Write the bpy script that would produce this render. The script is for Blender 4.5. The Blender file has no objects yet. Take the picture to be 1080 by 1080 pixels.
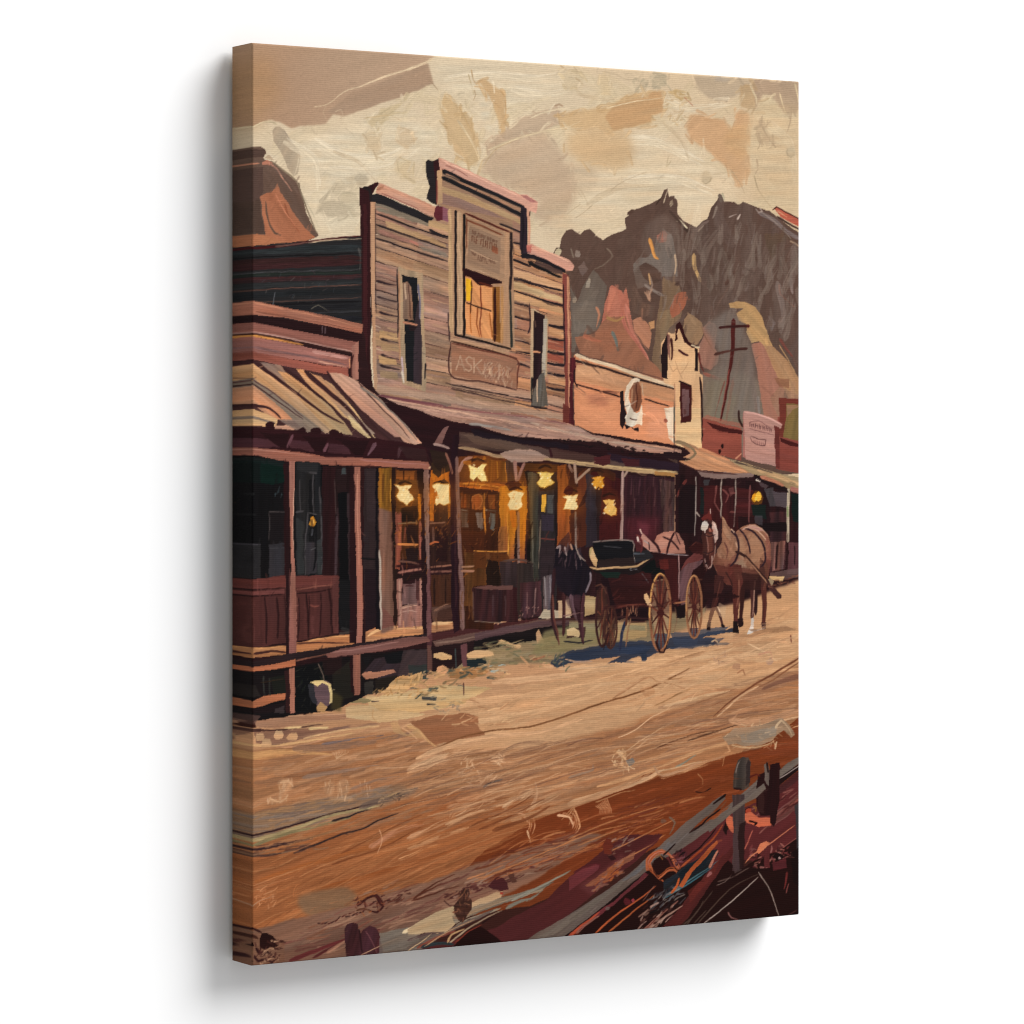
# Canvas print on a white wall
import numpy as np, math
# ---------------------------------------------------------------- painting engine
# The printed picture is painted here stroke by stroke into an array, then laid on the canvas mesh
# as a colour attribute.  Coordinates: units of the flat print seen from the shop-photo viewpoint.
SC = 2.0
PX0, PY0, PX1, PY1 = 240.0, 40.0, 850.0, 1024.0
BW, BH = int((PX1-PX0)*SC), int((PY1-PY0)*SC)
BUF = np.zeros((BH, BW, 3), np.float32)+np.array([.25,.13,.11],np.float32)
RNG = np.random.RandomState(7)
_T = np.random.RandomState(3).rand(256, 256).astype(np.float32)
def vn(x, y, s=0):
    x = x + s*17.3; y = y + s*9.1
    xi = np.floor(x).astype(np.int32); yi = np.floor(y).astype(np.int32)
    fx = x-xi; fy = y-yi
    fx = fx*fx*(3-2*fx); fy = fy*fy*(3-2*fy)
    a = _T[yi & 255, xi & 255]; b = _T[yi & 255, (xi+1) & 255]
    c = _T[(yi+1) & 255, xi & 255]; d = _T[(yi+1) & 255, (xi+1) & 255]
    return (a*(1-fx)+b*fx)*(1-fy)+(c*(1-fx)+d*fx)*fy
_yy, _xx = np.mgrid[0:BH, 0:BW].astype(np.float32)
XX = _xx/SC+PX0; YY = _yy/SC+PY0
WX = (vn(XX/9, YY/9, 1)-.5)*1.5+(vn(XX/2.4, YY/2.4, 2)-.5)*.55
WY = (vn(XX/9, YY/9, 3)-.5)*1.5+(vn(XX/2.4, YY/2.4, 4)-.5)*.55
CLIP = [None]
def hx(c):
    if isinstance(c, str):
        c = c.lstrip('#')
        return np.array([int(c[i:i+2], 16)/255 for i in (0, 2, 4)], np.float32)
    return np.array(c, np.float32)
def pts(p):
    if isinstance(p, str):
        return [tuple(float(v) for v in q.split(',')) for q in p.split()]
    return p
def box(x0, y0, x1, y1):
    i0 = max(0, int((x0-PX0)*SC)); i1 = min(BW, int((x1-PX0)*SC)+1)
    j0 = max(0, int((y0-PY0)*SC)); j1 = min(BH, int((y1-PY0)*SC)+1)
    return i0, i1, j0, j1
def inside(p, i0, i1, j0, j1, wob):
    X = XX[j0:j1, i0:i1]+WX[j0:j1, i0:i1]*wob; Y = YY[j0:j1, i0:i1]+WY[j0:j1, i0:i1]*wob
    m = np.zeros(X.shape, bool); n = len(p)
    for k in range(n):
        x1, y1 = p[k]; x2, y2 = p[(k+1) % n]
        if y1 == y2: continue
        m ^= ((y1 > Y) != (y2 > Y)) & (X < (x2-x1)*(Y-y1)/(y2-y1)+x1)
    return m
def clip(p=None):
    if p is None: CLIP[0] = None; return
    CLIP[0] = inside(pts(p), 0, BW, 0, BH, .5)
def put(i0, i1, j0, j1, col, a):
    if CLIP[0] is not None: a = a*CLIP[0][j0:j1, i0:i1]
    B = BUF[j0:j1, i0:i1]; a = a[..., None]
    B += (col-B)*a
def P(c, p, ang=0, var=.10, wob=1.0, a=1.0, L=26, W=1.6, soft=0, c2=None, g=None):
    """filled patch; streaks along ang (deg, up = negative y); c2/g: blend towards c2 along direction g=(x0,y0,x1,y1)"""
    p = pts(p); xs = [q[0] for q in p]; ys = [q[1] for q in p]
    i0, i1, j0, j1 = box(min(xs)-2-soft, min(ys)-2-soft, max(xs)+2+soft, max(ys)+2+soft)
    if i1 <= i0 or j1 <= j0: return
    m = inside(p, i0, i1, j0, j1, wob).astype(np.float32)
    if soft:
        k = max(1, int(soft*SC/2))
        for _ in range(3):
            for ax in (0, 1):
                q = np.cumsum(np.pad(m, [(k+1, k) if t == ax else (0, 0) for t in (0, 1)], mode='edge'), axis=ax)
                m = ((q[2*k+1:] - q[:-2*k-1]) if ax == 0 else (q[:, 2*k+1:] - q[:, :-2*k-1]))/(2*k+1)
    X = XX[j0:j1, i0:i1]; Y = YY[j0:j1, i0:i1]; t = math.radians(ang); ca, sa = math.cos(t), -math.sin(t)
    u = X*ca+Y*sa; v = -X*sa+Y*ca; s = RNG.randint(0, 900)
    n = vn(u/L, v/W, s)-.5; n2 = vn(u/(L*1.7), v/(W*4), s+5)-.5
    col = hx(c)[None, None, :]
    if c2 is not None:
        gx, gy = g[2]-g[0], g[3]-g[1]
        tt = np.clip(((X-g[0])*gx+(Y-g[1])*gy)/(gx*gx+gy*gy)+n2*.3, 0, 1)[..., None]
        col = col*(1-tt)+hx(c2)*tt
    f = 1+var*n*1.1+var*n2*1.3
    hue = (vn(u/(L*1.2), v/(W*3), s+9)-.5)*var*.5
    col = col*f[..., None]*np.stack([1+hue, np.ones_like(hue), 1-hue], -1)
    put(i0, i1, j0, j1, col, m*a)
def cr(p):
    if len(p) < 3: return p
    q = [p[0]]+list(p)+[p[-1]]; out = []
    for k in range(1, len(q)-2):
        a, b, c, d = q[k-1], q[k], q[k+1], q[k+2]
        n = max(1, int(math.hypot(c[0]-b[0], c[1]-b[1])/7)+1); n = min(n, 8)
        for i in range(n):
            t = i/n
            out.append(tuple(.5*(2*b[j]+(c[j]-a[j])*t+(2*a[j]-5*b[j]+4*c[j]-d[j])*t*t+(3*b[j]-a[j]-3*c[j]+d[j])*t**3) for j in (0, 1)))
    out.append(p[-1]); return out
def S(c, p, w=2, w2=None, a=1.0, dry=.25, var=.14, wob=.5, taper=.12):
    """brush stroke along a smooth curve: width w -> w2 (full widths), dry = how much the bristles break up"""
    p = cr(pts(p)); w2 = w if w2 is None else w2; mw = max(w, w2)/2+1.5
    xs = [q[0] for q in p]; ys = [q[1] for q in p]
    i0, i1, j0, j1 = box(min(xs)-mw, min(ys)-mw, max(xs)+mw, max(ys)+mw)
    if i1 <= i0 or j1 <= j0: return
    X = XX[j0:j1, i0:i1]+WX[j0:j1, i0:i1]*wob; Y = YY[j0:j1, i0:i1]+WY[j0:j1, i0:i1]*wob
    seg = [math.hypot(p[k+1][0]-p[k][0], p[k+1][1]-p[k][1]) for k in range(len(p)-1)]; tot = sum(seg) or 1e-3
    D = np.full(X.shape, 1e9, np.float32); T = np.zeros_like(X); V = np.zeros_like(X); acc = 0
    for k, l in enumerate(seg):
        if l < 1e-6: continue
        x1, y1 = p[k]; dx = (p[k+1][0]-x1)/l; dy = (p[k+1][1]-y1)/l
        t = np.clip((X-x1)*dx+(Y-y1)*dy, 0, l); ex = X-x1-t*dx; ey = Y-y1-t*dy
        d = ex*ex+ey*ey; m = d < D
        D = np.where(m, d, D); T = np.where(m, acc+t, T); V = np.where(m, -ex*dy+ey*dx, V); acc += l
    D = np.sqrt(D); t = T/tot
    r = (w+(w2-w)*t)/2
    if taper: r = r*np.clip(np.minimum(t, 1-t)/taper+.45, 0, 1)
    al = np.clip((r-D)*SC*.8+.5, 0, 1); s = RNG.randint(0, 900)
    n = vn(T/14, V/.9, s)
    if dry > 0:
        e = np.clip(dry*(.35+1.2*t), 0, 1); al = al*np.clip((n-e*.62)*6+.6, 0, 1) if dry > .02 else al
    f = 1+var*(vn(T/11, V/.8, s+3)-.5)*1.6
    put(i0, i1, j0, j1, hx(c)[None, None, :]*f[..., None], al*a)
def rin(poly):
    xs = [q[0] for q in poly]; ys = [q[1] for q in poly]; n = len(poly)
    while True:
        x = RNG.uniform(min(xs), max(xs)); y = RNG.uniform(min(ys), max(ys)); c = False
        for k in range(n):
            x1, y1 = poly[k]; x2, y2 = poly[(k+1) % n]
            if (y1 > y) != (y2 > y) and x < (x2-x1)*(y-y1)/(y2-y1)+x1: c = not c
        if c: return x, y
def pick(x, y):
    i = min(BW-1, max(0, int((x-PX0)*SC))); j = min(BH-1, max(0, int((y-PY0)*SC))); return BUF[j, i].copy()
def SCAT(poly, n, cols, ln, wd, ang, av=8, a=.8, dry=.4, jit=.05, curve=.05):
    """loose strokes spread through a patch; cols None = smear the colour lying underneath"""
    poly = pts(poly)
    for _ in range(n):
        x, y = rin(poly); l = RNG.uniform(*ln); w = RNG.uniform(*wd)
        t = math.radians((ang(x, y) if callable(ang) else ang)+RNG.normal()*av)
        dx, dy = math.cos(t)*l/2, -math.sin(t)*l/2; b = RNG.normal()*l*curve
        c = pick(x-dx*.6, y-dy*.6) if cols is None else hx(cols[RNG.randint(len(cols))])
        c = c*(1+RNG.normal()*jit)
        S(c, [(x-dx, y-dy), (x-dy/l*b*2, y+dx/l*b*2), (x+dx, y+dy)], w, w*RNG.uniform(.3, 1), a=a, dry=dry)
def DOT(c, x, y, r, ry=None, a=1, n=9, rough=.25):
    ry = ry or r
    P(c, [(x+r*math.cos(k*6.283/n)*(1+RNG.uniform(-rough, rough)), y+ry*math.sin(k*6.283/n)*(1+RNG.uniform(-rough, rough))) for k in range(n)], a=a, wob=.6)
# ---- sky
P('dbc9ab', '230,30 860,30 860,560 230,560', ang=4, var=.025, L=60, W=9, c2='d8c09d', g=(560,200,850,200))
SC_=1
def BLOB(c, p, soft=3, a=.8, ang=20, n=6, sp=7, var=.05):
    """cloud patch: soft body, broken rim of knife dabs"""
    q = pts(p); P(c, q, soft=soft, a=a, ang=ang, var=var, L=40, W=4)
    for k in range(len(q)):
        x1, y1 = q[k]; x2, y2 = q[(k+1) % len(q)]; l = math.hypot(x2-x1, y2-y1)
        for _ in range(max(1, int(l/sp))):
            t = RNG.rand(); x = x1+(x2-x1)*t+RNG.normal()*1.5; y = y1+(y2-y1)*t+RNG.normal()*1.5
            an = math.atan2(y2-y1, x2-x1)+RNG.normal()*.5; r = RNG.uniform(3, 9)
            c3 = hx(c)*(1+RNG.normal()*.03) if RNG.rand() < .5 else pick(x+RNG.normal()*9, y+RNG.normal()*9)
            S(c3, [(x-r*math.cos(an), y-r*math.sin(an)), (x, y+RNG.normal()), (x+r*math.cos(an), y+r*math.sin(an))], RNG.uniform(2, 5), RNG.uniform(1, 3), a=.6, dry=.25)
SCAT('266,130 440,100 560,90 843,95 843,250 560,250 266,250', 150, ['dccaa8','dfcfb0','d6c4a0','d9c8a6','e0d2b6','d2bf9a'], (20,70), (8,22), 15, av=35, a=.28, dry=.2, jit=.01)
SCAT('340,130 470,100 540,90 560,250 480,170 400,190 340,200', 120, ['e0d1b2','dccba8','d0bd98','d8c6a2','e3d6ba'], (8,26), (3,8), 50, av=50, a=.4, dry=.3, jit=.01)
P('b6967a', '230,30 440,46 460,58 449,66 456,87 440,95 423,102 401,109 380,116 362,123 352,121 344,130 322,133 308,135 295,129 283,126 268,133 230,132', ang=20, var=.03, L=60, W=8, c2='b89d83', g=(290,90,400,80), soft=1)
P('b48e66', '230,60 285,58 298,100 280,122 266,134 230,134', soft=18, a=.7, var=.03)
P('b0957c', '372,97 425,77 452,67 457,88 440,95 423,102 380,116 352,121 344,118', ang=18, var=.03, soft=1)
S('dac3a0','331,113 343,111 352,105', .7, .8, dry=.1); S('dfc8a6', '352,105 362,97 380,91 408,80 430,73', .7, 2.4, dry=.2); S('e0cba8','428,74 444,68 456,62',2.6,3.4,dry=.3)
S('c8b090', '344,112 341,118 344,125', .7,a=.7); S('cab294','353,118 360,116 362,122 357,127',1,.8,a=.8); S('a58d72','452,84 458,90 462,95',1.2,.5)
P('b7a58c', '287,138 290,134 295,133 300,137 308,150 317,162 316,172 314,183 310,186 303,176 296,160 288,148', ang=60, var=.04, wob=.7)
S('a8988a','300,138 309,152 317,163',.7,a=.6); S('cdbca0','310,186 314,174 315,165',1)
S('c3b294','269,132 278,136 286,143',.7); S('cfbe9c','262,136 280,128 292,131',1.5)
for p in ('364,135 372,142 376,150','352,152 364,151 372,152','358,160 364,165 362,160'): S('b5a48a', p, 1.2, .4, dry=.3, a=.8)
P('e0d2b6','322,140 440,120 470,150 445,165 400,190 378,196 376,235 338,246 322,200 316,160', soft=14, a=.7)
P('e0d1b4','455,62 600,76 640,90 600,100 540,110 470,95', soft=10, a=.6)
P('dfceb0','620,185 700,150 740,160 780,200 740,225 690,205 640,235 610,235', soft=12, a=.6)
for p,w in (('330,150 360,165 400,168 440,150',12),('345,180 400,180 440,160',10),('470,84 520,80 560,84 590,80',9),('540,95 570,100 600,96',8),('640,150 690,150 740,175',12),('660,190 710,190 750,205',12),('690,100 720,115 760,112 775,108',7),('300,150 330,170 335,200',9),('800,125 830,150 838,190',9)):
    S('e4d6ba', p, w, w*.5, dry=.45, a=.55, taper=.3); S('e9dcc2', [(x+3,y-4) for x,y in pts(p)], w*.4, w*.2, dry=.6, a=.6)
for p,w in (('460,190 500,200 540,205',9),('620,215 650,200 690,196',8),('560,170 600,190 620,215',10),('480,110 500,140 520,160',5),('352,160 380,172 400,196',5),('700,130 720,150 726,170',5),('610,100 640,105 670,96',5),('420,178 440,190 470,180',6)):
    S('c6b08f', p, w, w*.4, dry=.5, a=.4, taper=.3)
BLOB('c1b398','345,204 355,192 372,186 386,186 384,194 372,200 366,208 352,208', 3, .6); BLOB('beb096','336,217 342,211 352,211 362,214 371,221 370,228 358,231 345,229 335,222', 2, .8, ang=-20); BLOB('c6b99c','358,203 376,203 382,214 372,224 360,214', 3, .6)
P('b9ab92','374,186 380,182 386,184 389,190 384,196 376,194', soft=1, a=.7)
S('a8a088','318,204 328,222 336,240',1,.4,a=.7); BLOB('ddd0b4','344,232 360,228 376,230 376,244 350,244',2,.7)
BLOB('c9b793','392,123 402,119 417,110 426,104 420,114 410,122 404,130 398,139 388,131', 1, .8, ang=25, sp=5)
S('bda57e','384,125 396,123 412,122 424,128',1,.5,a=.8); BLOB('cbb694','385,140 392,138 402,142 402,158 396,163 388,156', 2, .7, sp=4); BLOB('d0b996','420,136 436,136 438,150 428,158 418,150', 3, .6); BLOB('cfbb95','418,170 434,168 436,184 424,190 416,180', 3, .6)
BLOB('cbad80','466,104 470,95 474,103 482,109 486,120 492,117 498,128 500,140 506,150 507,166 503,174 495,176 490,171 482,166 478,152 472,142 467,128 464,114', 1, .75, ang=-60, sp=5)
BLOB('d2b68c','476,148 484,152 490,164 491,169 484,168 479,160', 1, .9, ang=-60); S('dac49e','483,127 492,140 502,158 505,168',3,1.5,dry=.3); S('c3a578','484,112 490,124 497,138',2,1,dry=.3,a=.7)
BLOB('ceab7c','504,85 513,84 522,91 531,97 533,108 532,118 534,132 534,142 529,144 525,128 519,108 512,96', 1, .8, ang=-70, sp=6); P('dbccb0','505,105 515,107 519,130 520,140 514,138 508,124', soft=3,a=.8); S('c6a273','527,95 533,104 533,125',1.3,.7)
S('c3a67e','497,73 499,84 503,90',1.4,.8,dry=.3); S('bda582','500,95 502,100 499,106',1.2,.6); S('c8b48e','494,78 497,90 500,100',1.2,.6,dry=.3)
BLOB('c3aa8e','534,137 545,125 560,121 580,115 590,110 592,118 586,125 592,131 575,137 556,142 545,149 520,156 512,162 516,150', 1, .85, ang=18)
BLOB('c4ab8f','516,163 534,150 556,143 575,139 584,150 593,162 595,173 604,176 608,195 606,209 598,222 580,236 556,226 570,214 556,204 530,196 505,180', 5, .85, ang=18, sp=9)
P('cbb597','596,170 626,178 632,190 618,202 606,200', soft=6, a=.6); P('cab495','572,215 600,214 604,246 575,246', soft=10, a=.6)
BLOB('cdac7e','586,122 600,118 640,112 665,100 698,95 701,117 688,122 688,130 666,134 645,139 615,137 598,134', 2, .75, ang=14); BLOB('d0b186','600,137 640,132 664,140 669,160 662,176 648,180 615,172 596,158', 8, .8, ang=10, sp=12)
P('c6a074','650,109 662,107 678,104 688,97 698,97 700,108 699,118 687,121 687,128 670,133 648,138 638,124', ang=12, var=.05, soft=1, a=.9)
S('e0cfae','560,124 580,117 604,114 622,112',1.6,.8,dry=.3); S('d9c5a2','515,158 540,148 562,141 582,137 600,134 612,128',2.6,1,dry=.3); S('e2cda8','640,114 665,108 698,103',1.2,.6,dry=.2); S('b89e82','585,112 590,110 594,112',2)
S('c7ad86','508,178 522,158 540,150',1,a=.7)
for p in ('591,69 598,74 604,73','605,70 610,76','607,82 613,86 616,92','609,92 608,100'): S('bda583', p, 2.2, .8, dry=.4, a=.8)
BLOB('cfbb96','590,76 604,72 616,82 612,98 598,96', 2, .4, sp=4); BLOB('d6bf98','630,80 642,76 644,100 636,100',2,.6)
S('b8a68a','638,76 650,79 660,84 668,84 676,82',1,.7); BLOB('baac90','673,85 679,82 683,92 680,97 676,91 671,96', 0, .8, sp=4); BLOB('beb195','685,80 702,78 703,91 687,92', 1, .8, sp=5)
BLOB('c0a474','710,98 716,96 724,100 727,105 716,104', 0, .8, sp=4); S('b57a60','722,103 727,108 731,112',1.2,.6,a=.8)
SCAT('700,100 728,104 732,122 718,135 702,125', 46, ['cdb288','dbc6a0','c3a983','e2d2b2'], (3,11), (1,3), 30, av=60, a=.6)
BLOB('bca98f','730,80 800,84 794,97 782,97 775,102 758,107 745,102 736,93', 2, .85, ang=5); P('b5aa9e','755,81 770,82 768,86 754,85', a=.5, soft=2)
BLOB('b39b82','795,84 845,86 845,107 840,120 834,118 829,124 821,118 818,108 813,100 806,98 800,108 794,116 797,104 793,94', 1, .9, ang=-70, sp=6)
BLOB('c3a67e','780,93 786,88 793,90 796,104 796,113 788,116 782,113 780,103', 1, .8); S('dbc8a4','791,90 797,102 798,110',1.6,dry=.2); S('d8c29c','822,98 826,112 832,128',1.4,.8); S('dcc7a2','838,88 841,100 842,108',2,1)
BLOB('d9c7a2','800,118 804,106 812,102 820,110 826,124 810,128',2,.6)
BLOB('cca47a','728,121 738,121 752,125 765,126 768,134 772,137 776,124 775,119 782,116 790,120 792,133 790,148 786,157 793,170 791,184 784,190 780,198 774,190 768,178 756,167 742,155 728,146 724,133', 2, .85, ang=40)
P('d0aa7a','770,135 790,130 790,155 784,170 768,160 762,148', a=.5, soft=4); P('d4bc96','788,108 843,108 843,236 800,215 790,190', soft=12, a=.6)
BLOB('c3ab8a','800,124 806,128 812,142 818,152 812,158 803,150 800,138', 1, .7, sp=4)
for p in ('801,128 806,138 813,150 818,155','800,140 802,150 799,158','835,113 833,130 829,142','798,168 799,178 796,184'): S('b7a082', p, 2.4, .8, dry=.45, a=.7)
for cx, cy, r in ((745,187,5),(834,160,4)): P('c6b393', [(cx+r*1.2*math.cos(k*.78),cy+r*1.5*math.sin(k*.78)) for k in range(8)], soft=2, a=.7); S('b5a385', [(cx+r*math.cos(k*.78),cy+r*1.35*math.sin(k*.78)) for k in range(6)], 1.6, .8, dry=.5, a=.8)
S('b9a684','752,184 766,182 780,182',.7,a=.7); S('b8a483','795,185 800,200 808,212 815,220',1.4,.7,a=.8); S('bba584','770,178 780,192 786,205',1,.5,a=.7); S('bba688','645,200 660,190 682,181',.7,.5,a=.8); S('bfad8c','705,165 703,176 708,170',1.4,a=.6)
S('b7a486','607,230 616,224 625,216',1,a=.7); S('b7a486','598,226 606,220 612,216',.9,a=.6); P('cdbb9c','655,208 680,200 700,196 690,212 668,215', soft=5, a=.5)
# ---- left mountain
P('6e584c', '240,156 275,155 280,158 281,162 277,165 279,168 286,170 298,178 309,188 316,193 320,212 324,226 331,240 336,248 310,262 240,262', ang=-60, var=.06)
P('5b473f','240,158 280,158 279,165 240,170', ang=0); P('a98f74','279,166 283,163 290,170',a=.6); S('c98a6c','240,174 262,173 274,172',1.4,1.2,dry=.1); P('bb8068','276,171 281,168 288,172 284,174 277,174'); S('c49079','284,172 292,178 297,186 304,196 308,202',2.2,.8); S('8d7c66','286,170 298,179 312,190 318,205 326,226 334,246',2,1.2,dry=.15)
S('7a6458','280,176 300,184 314,204',5,2,a=.5); P('594640','240,178 278,176 277,208 266,230 240,236', ang=80, var=.05,a=.8)
P('ad7152', '274,207 281,203 286,203 293,193 296,203 303,214 312,228 322,240 332,250 310,260 240,264 240,250 270,249 280,249', ang=-55, var=.07, L=30, W=4)
P('a8704f','240,246 278,248 300,256 262,262 240,263',ang=0)
P('5b4a42','266,214 273,209 276,228 280,247 270,247 258,244 240,246 240,214', ang=85); S('6b5446','280,212 283,232 290,246 296,248',1.6,2.4); S('6b5446','304,208 308,216',2,1); S('9c5f42','300,215 306,232 316,246',2); S('c88463','290,204 300,222 312,240',1.5,.6)
# ---- right mountains
P('685248', '590,262 592,252 597,243 603,242 612,248 617,243 622,241 627,246 636,253 645,248 660,241 659,231 664,226 666,223 680,217 690,213 697,209 700,201 704,199 706,208 711,206 714,213 715,226 720,233 730,238 734,240 741,233 746,231 750,219 757,211 759,205 762,206 764,213 774,213 779,216 784,213 800,219 812,222 822,230 832,238 845,247 845,500 590,500', ang=75, var=.07, L=40, W=4)
RM = pts('590,262 592,252 597,243 603,242 612,248 617,243 622,241 627,246 636,253 645,248 660,241 659,231 664,226 666,223 680,217 690,213 697,209 700,201 704,199 706,208 711,206 714,213 715,226 720,233 730,238 734,240 741,233 746,231 750,219 757,211 759,205 762,206 764,213 774,213 779,216 784,213 800,219 812,222 822,230 832,238 845,247 845,500 590,500')
clip(RM)
SCAT('735,240 760,215 800,222 843,250 843,420 760,330 725,300', 90, ['6d5a50','75645b','665248','7b6a61','6b574d','70605a'], (24,70), (5,13), 84, av=12, a=.5, dry=.25)
SCAT('600,250 660,245 700,215 720,240 700,300 640,290 600,300', 50, ['624c42','68544a','5e4940','6d594e'], (14,40), (5,12), 70, av=30, a=.5, dry=.25)
clip()
P('5b463d', RM, a=.38, ang=80, var=.06)
P('7b685d','680,236 700,225 716,238 716,300 706,302 690,280 676,262', ang=80, soft=3, a=.5)
P('6e6157','608,320 618,295 626,285 632,290 640,302 637,325 632,345 622,352 612,350 606,372 603,372 602,300', ang=75, var=.05); P('7a6e62','604,330 625,300 630,335 612,360 604,366', soft=4, a=.6)
P('7a6d64','668,278 674,272 684,271 690,262 692,250 708,246 714,270 715,292 700,291 690,296 684,302 672,305 669,290', ang=85, var=.05)
P('614b41','674,281 680,277 688,280 698,288 698,296 688,300 678,292'); P('5f4a40','675,280 665,290 676,318 700,320 690,300', a=.5, soft=2)
P('806750','700,292 716,300 722,318 716,340 704,380 697,397 688,380 692,340', ang=85, var=.06); P('8b7458','694,330 712,325 706,372 698,390', ang=80, a=.7)
S('8a7a70','680,300 692,308 700,312',3); S('9d8474','684,290 688,300 684,312',2.5,1); S('c89d6c','684,288 686,300',1.6); S('a58067','680,308 686,318',2)
P('a9705e','692,248 700,242 704,246 702,256 693,256', a=.8); P('8a786c','698,240 708,246 709,268 706,272 701,262', a=.6)
S('cf9350','685,252 688,262 691,271 694,273',3.6,3,dry=.05); S('c39f6c','732,268 732,280 736,290 739,297',4.2,3,dry=.1); S('b79c80','712,268 713,280 711,290',2.2,1.4,dry=.1)
P('b6715b','638,320 643,304 645,301 653,306 658,308 661,303 664,322 667,345 670,352 640,352 634,345', ang=70, var=.06); P('c07c63','643,303 650,306 655,330 645,350 640,330', a=.7, ang=70)
P('98684f','612,372 606,356 626,352 632,344 642,334 660,334 668,350 676,370 690,384 705,402 700,404 660,392', ang=60, var=.07, L=30, W=5); P('a46c50','626,350 660,336 668,360 640,372 624,362', soft=4, a=.7)
S('be7a66','660,322 664,340 670,356 680,372 684,379',6,2.5,dry=.1); S('b46f5c','656,330 660,345 672,362 682,376',4,2); S('a56f58','662,330 670,352 684,370',1,.7); S('ae8653','640,335 650,338 658,334',4,2,a=.8)
P('b07c60','667,338 675,334 684,342 687,352 685,368 678,362 670,350', ang=-50, var=.06); P('c39164','684,340 690,338 690,346 686,348'); S('c08565','629,324 632,332 629,345',3,1.5); S('b06d52','616,354 624,358 634,360',5,2,dry=.1)
S('6f7068','646,350 649,358 652,370',4,2,dry=.1); P('6b5448','668,300 676,318 690,324 690,336 668,330 665,312', ang=80)
P('a3654b','711,312 717,308 724,308 726,314 721,326 714,333 708,336 706,326', ang=70, var=.06); P('6c584f','724,330 706,345 695,378 704,384 716,350', a=.7)
S('62493f','765,300 772,290 778,284',4,2); S('5b463d','712,300 724,298 727,306',5,3); S('685349','754,325 765,308 776,292',3,1.5); P('5d483f','766,270 774,268 774,278 766,280'); 
P('63503f','806,246 826,246 836,252 820,256 818,268 814,274 808,256',a=.6); S('7e6e6a','800,224 816,232 830,244 843,252',5,4,dry=.2); S('8b7c72','803,224 820,236 834,252',1.2); S('8f7d70','756,218 752,230',3,1.5)
P('bc644d','816,219 819,218.5 845,232 845,240 836,236 824,229', wob=.4); S('4f2a24','815,221 819,218 830,224 845,232',1.4,1.2,dry=0); S('4f3a34','820,228 832,236 845,243',2); S('d89c78','820,222 830,229',1.4,.7)
S('a08e84','769,229 774,227 777,226',1.4,.7); S('c0ada0','778,231 781,226',2.6,1.4); S('a08e84','797,220 800,224 804,223 801,219',1.3); S('a58a72','833,254 838,256 843,260',1.6); S('7b665d','735,244 742,236 748,233',4,2); S('9a8574','736,244 742,238',2,1)
S('92604c','822,300 823,310 830,316 838,324',2,1,dry=.4); S('8a7770','834,294 836,310',4,2); S('8a7a72','820,298 826,330 824,350',7,4,a=.6); S('806e66','838,258 836,300',8,5,a=.5)
S('8a7a68','640,262 646,270 636,280 627,284',2,1,a=.6); P('9b8e7e','618,298 621,293 623,295 622,304 618,304'); DOT('8d7c70',609,268,3,4.5); S('8a7868','602,262 605,272',1.5); DOT('90806f',606,316,2.5,3.5); P('7b675f','610,282 616,276 620,284 614,292',a=.8)
S('53433a','584,268 587,262 594,263',1.3); DOT('c2b291',589,266,3.5,3.5); S('614a40','662,226 668,222',4); S('493830','692,216 697,209',1.6); S('b8a68c','700,214 704,202',1.2); S('9a8a76','706,216 712,210',1)
P('c3b090','706,213 709,211 710,216 707,218',a=.5); S('e0d2b0','714,232 720,236 725,241',3,1.5,dry=.1); S('54423a','706,222 718,236 728,248',3,2); S('4b3a33','720,240 731,246',3,1)
S('6f6055','759,205 761,213',4,3); S('c3b89a','762,204 764,211',2.2,1.5)
clip(RM)
SCAT('690,240 760,235 843,262 843,360 740,360', 60, ['86766a','7f6e62'], (14,44), (3,8), 82, av=12, a=.45)
SCAT('690,240 760,235 843,262 843,330 700,330', 60, ['7d6c63','81736c','5f4b43','897a72'], (8,30), (.8,2.2), 82, av=12, a=.4)
clip()
# foothills under
P('7f6e5f','738,396 760,385 800,400 830,450 830,480 738,480', ang=60, var=.06, soft=4)
P('877a60','748,405 768,398 776,420 772,445 742,450', soft=5, a=.7); P('7c7561','768,392 795,398 796,440 778,448', soft=4, a=.6); S('82665a','790,380 794,410 800,440',7,4,a=.6); S('8b7f78','799,418 801,436',3)
S('96604f','742,394 754,398 768,404 775,398',4,2,dry=.3)
P('b99465','768,320 778,318 786,319 796,324 804,334 808,348 813,360 818,372 824,388 830,402 824,405 814,385 806,366 800,360 792,362 788,352 788,342 779,338 777,331 784,326 770,325', ang=-50, var=.08, wob=.8)
P('a5735f','792,363 802,361 810,370 818,388 828,405 826,424 824,448 806,440 801,410 799,390', ang=-80, var=.06); P('ad8560','806,364 816,366 832,382 845,402 845,422 833,422 822,402 812,380', ang=-60, var=.08); P('96694f','817,398 832,400 832,410 822,408',a=.8)
P('9f7a62','812,420 822,408 845,418 845,440 820,440',a=.7,ang=70); S('7b4a40','822,357 828,366 836,376',3,2,dry=.1); S('6d5348','836,376 845,396',1.6); S('746560','816,340 814,348 812,344',2,1.5); S('c39a68','822,364 834,384 843,400',1,.6)
P('97795c','722,336 727,331 732,333 740,341 743,348 740,356 734,364 724,362 720,350', ang=60, var=.06); P('9c715f','742,345 748,339 754,341 757,348 755,356 754,366 759,376 757,384 750,390 742,388 737,378 737,364 742,354', ang=70, var=.06); S('8a6550','740,344 744,356 754,372',1.2,.6)
P('807266','757,350 768,348 768,380 760,378',a=.7)

clip(RM); SCAT('600,250 843,240 843,440 740,440 600,390', 230, None, (6,18), (2,5), 80, av=26, a=.5, jit=.06); clip()
SCAT('266,165 310,180 335,250 266,258', 30, None, (6,14), (1.5,4), 70, av=15, a=.4, jit=.04)
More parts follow.
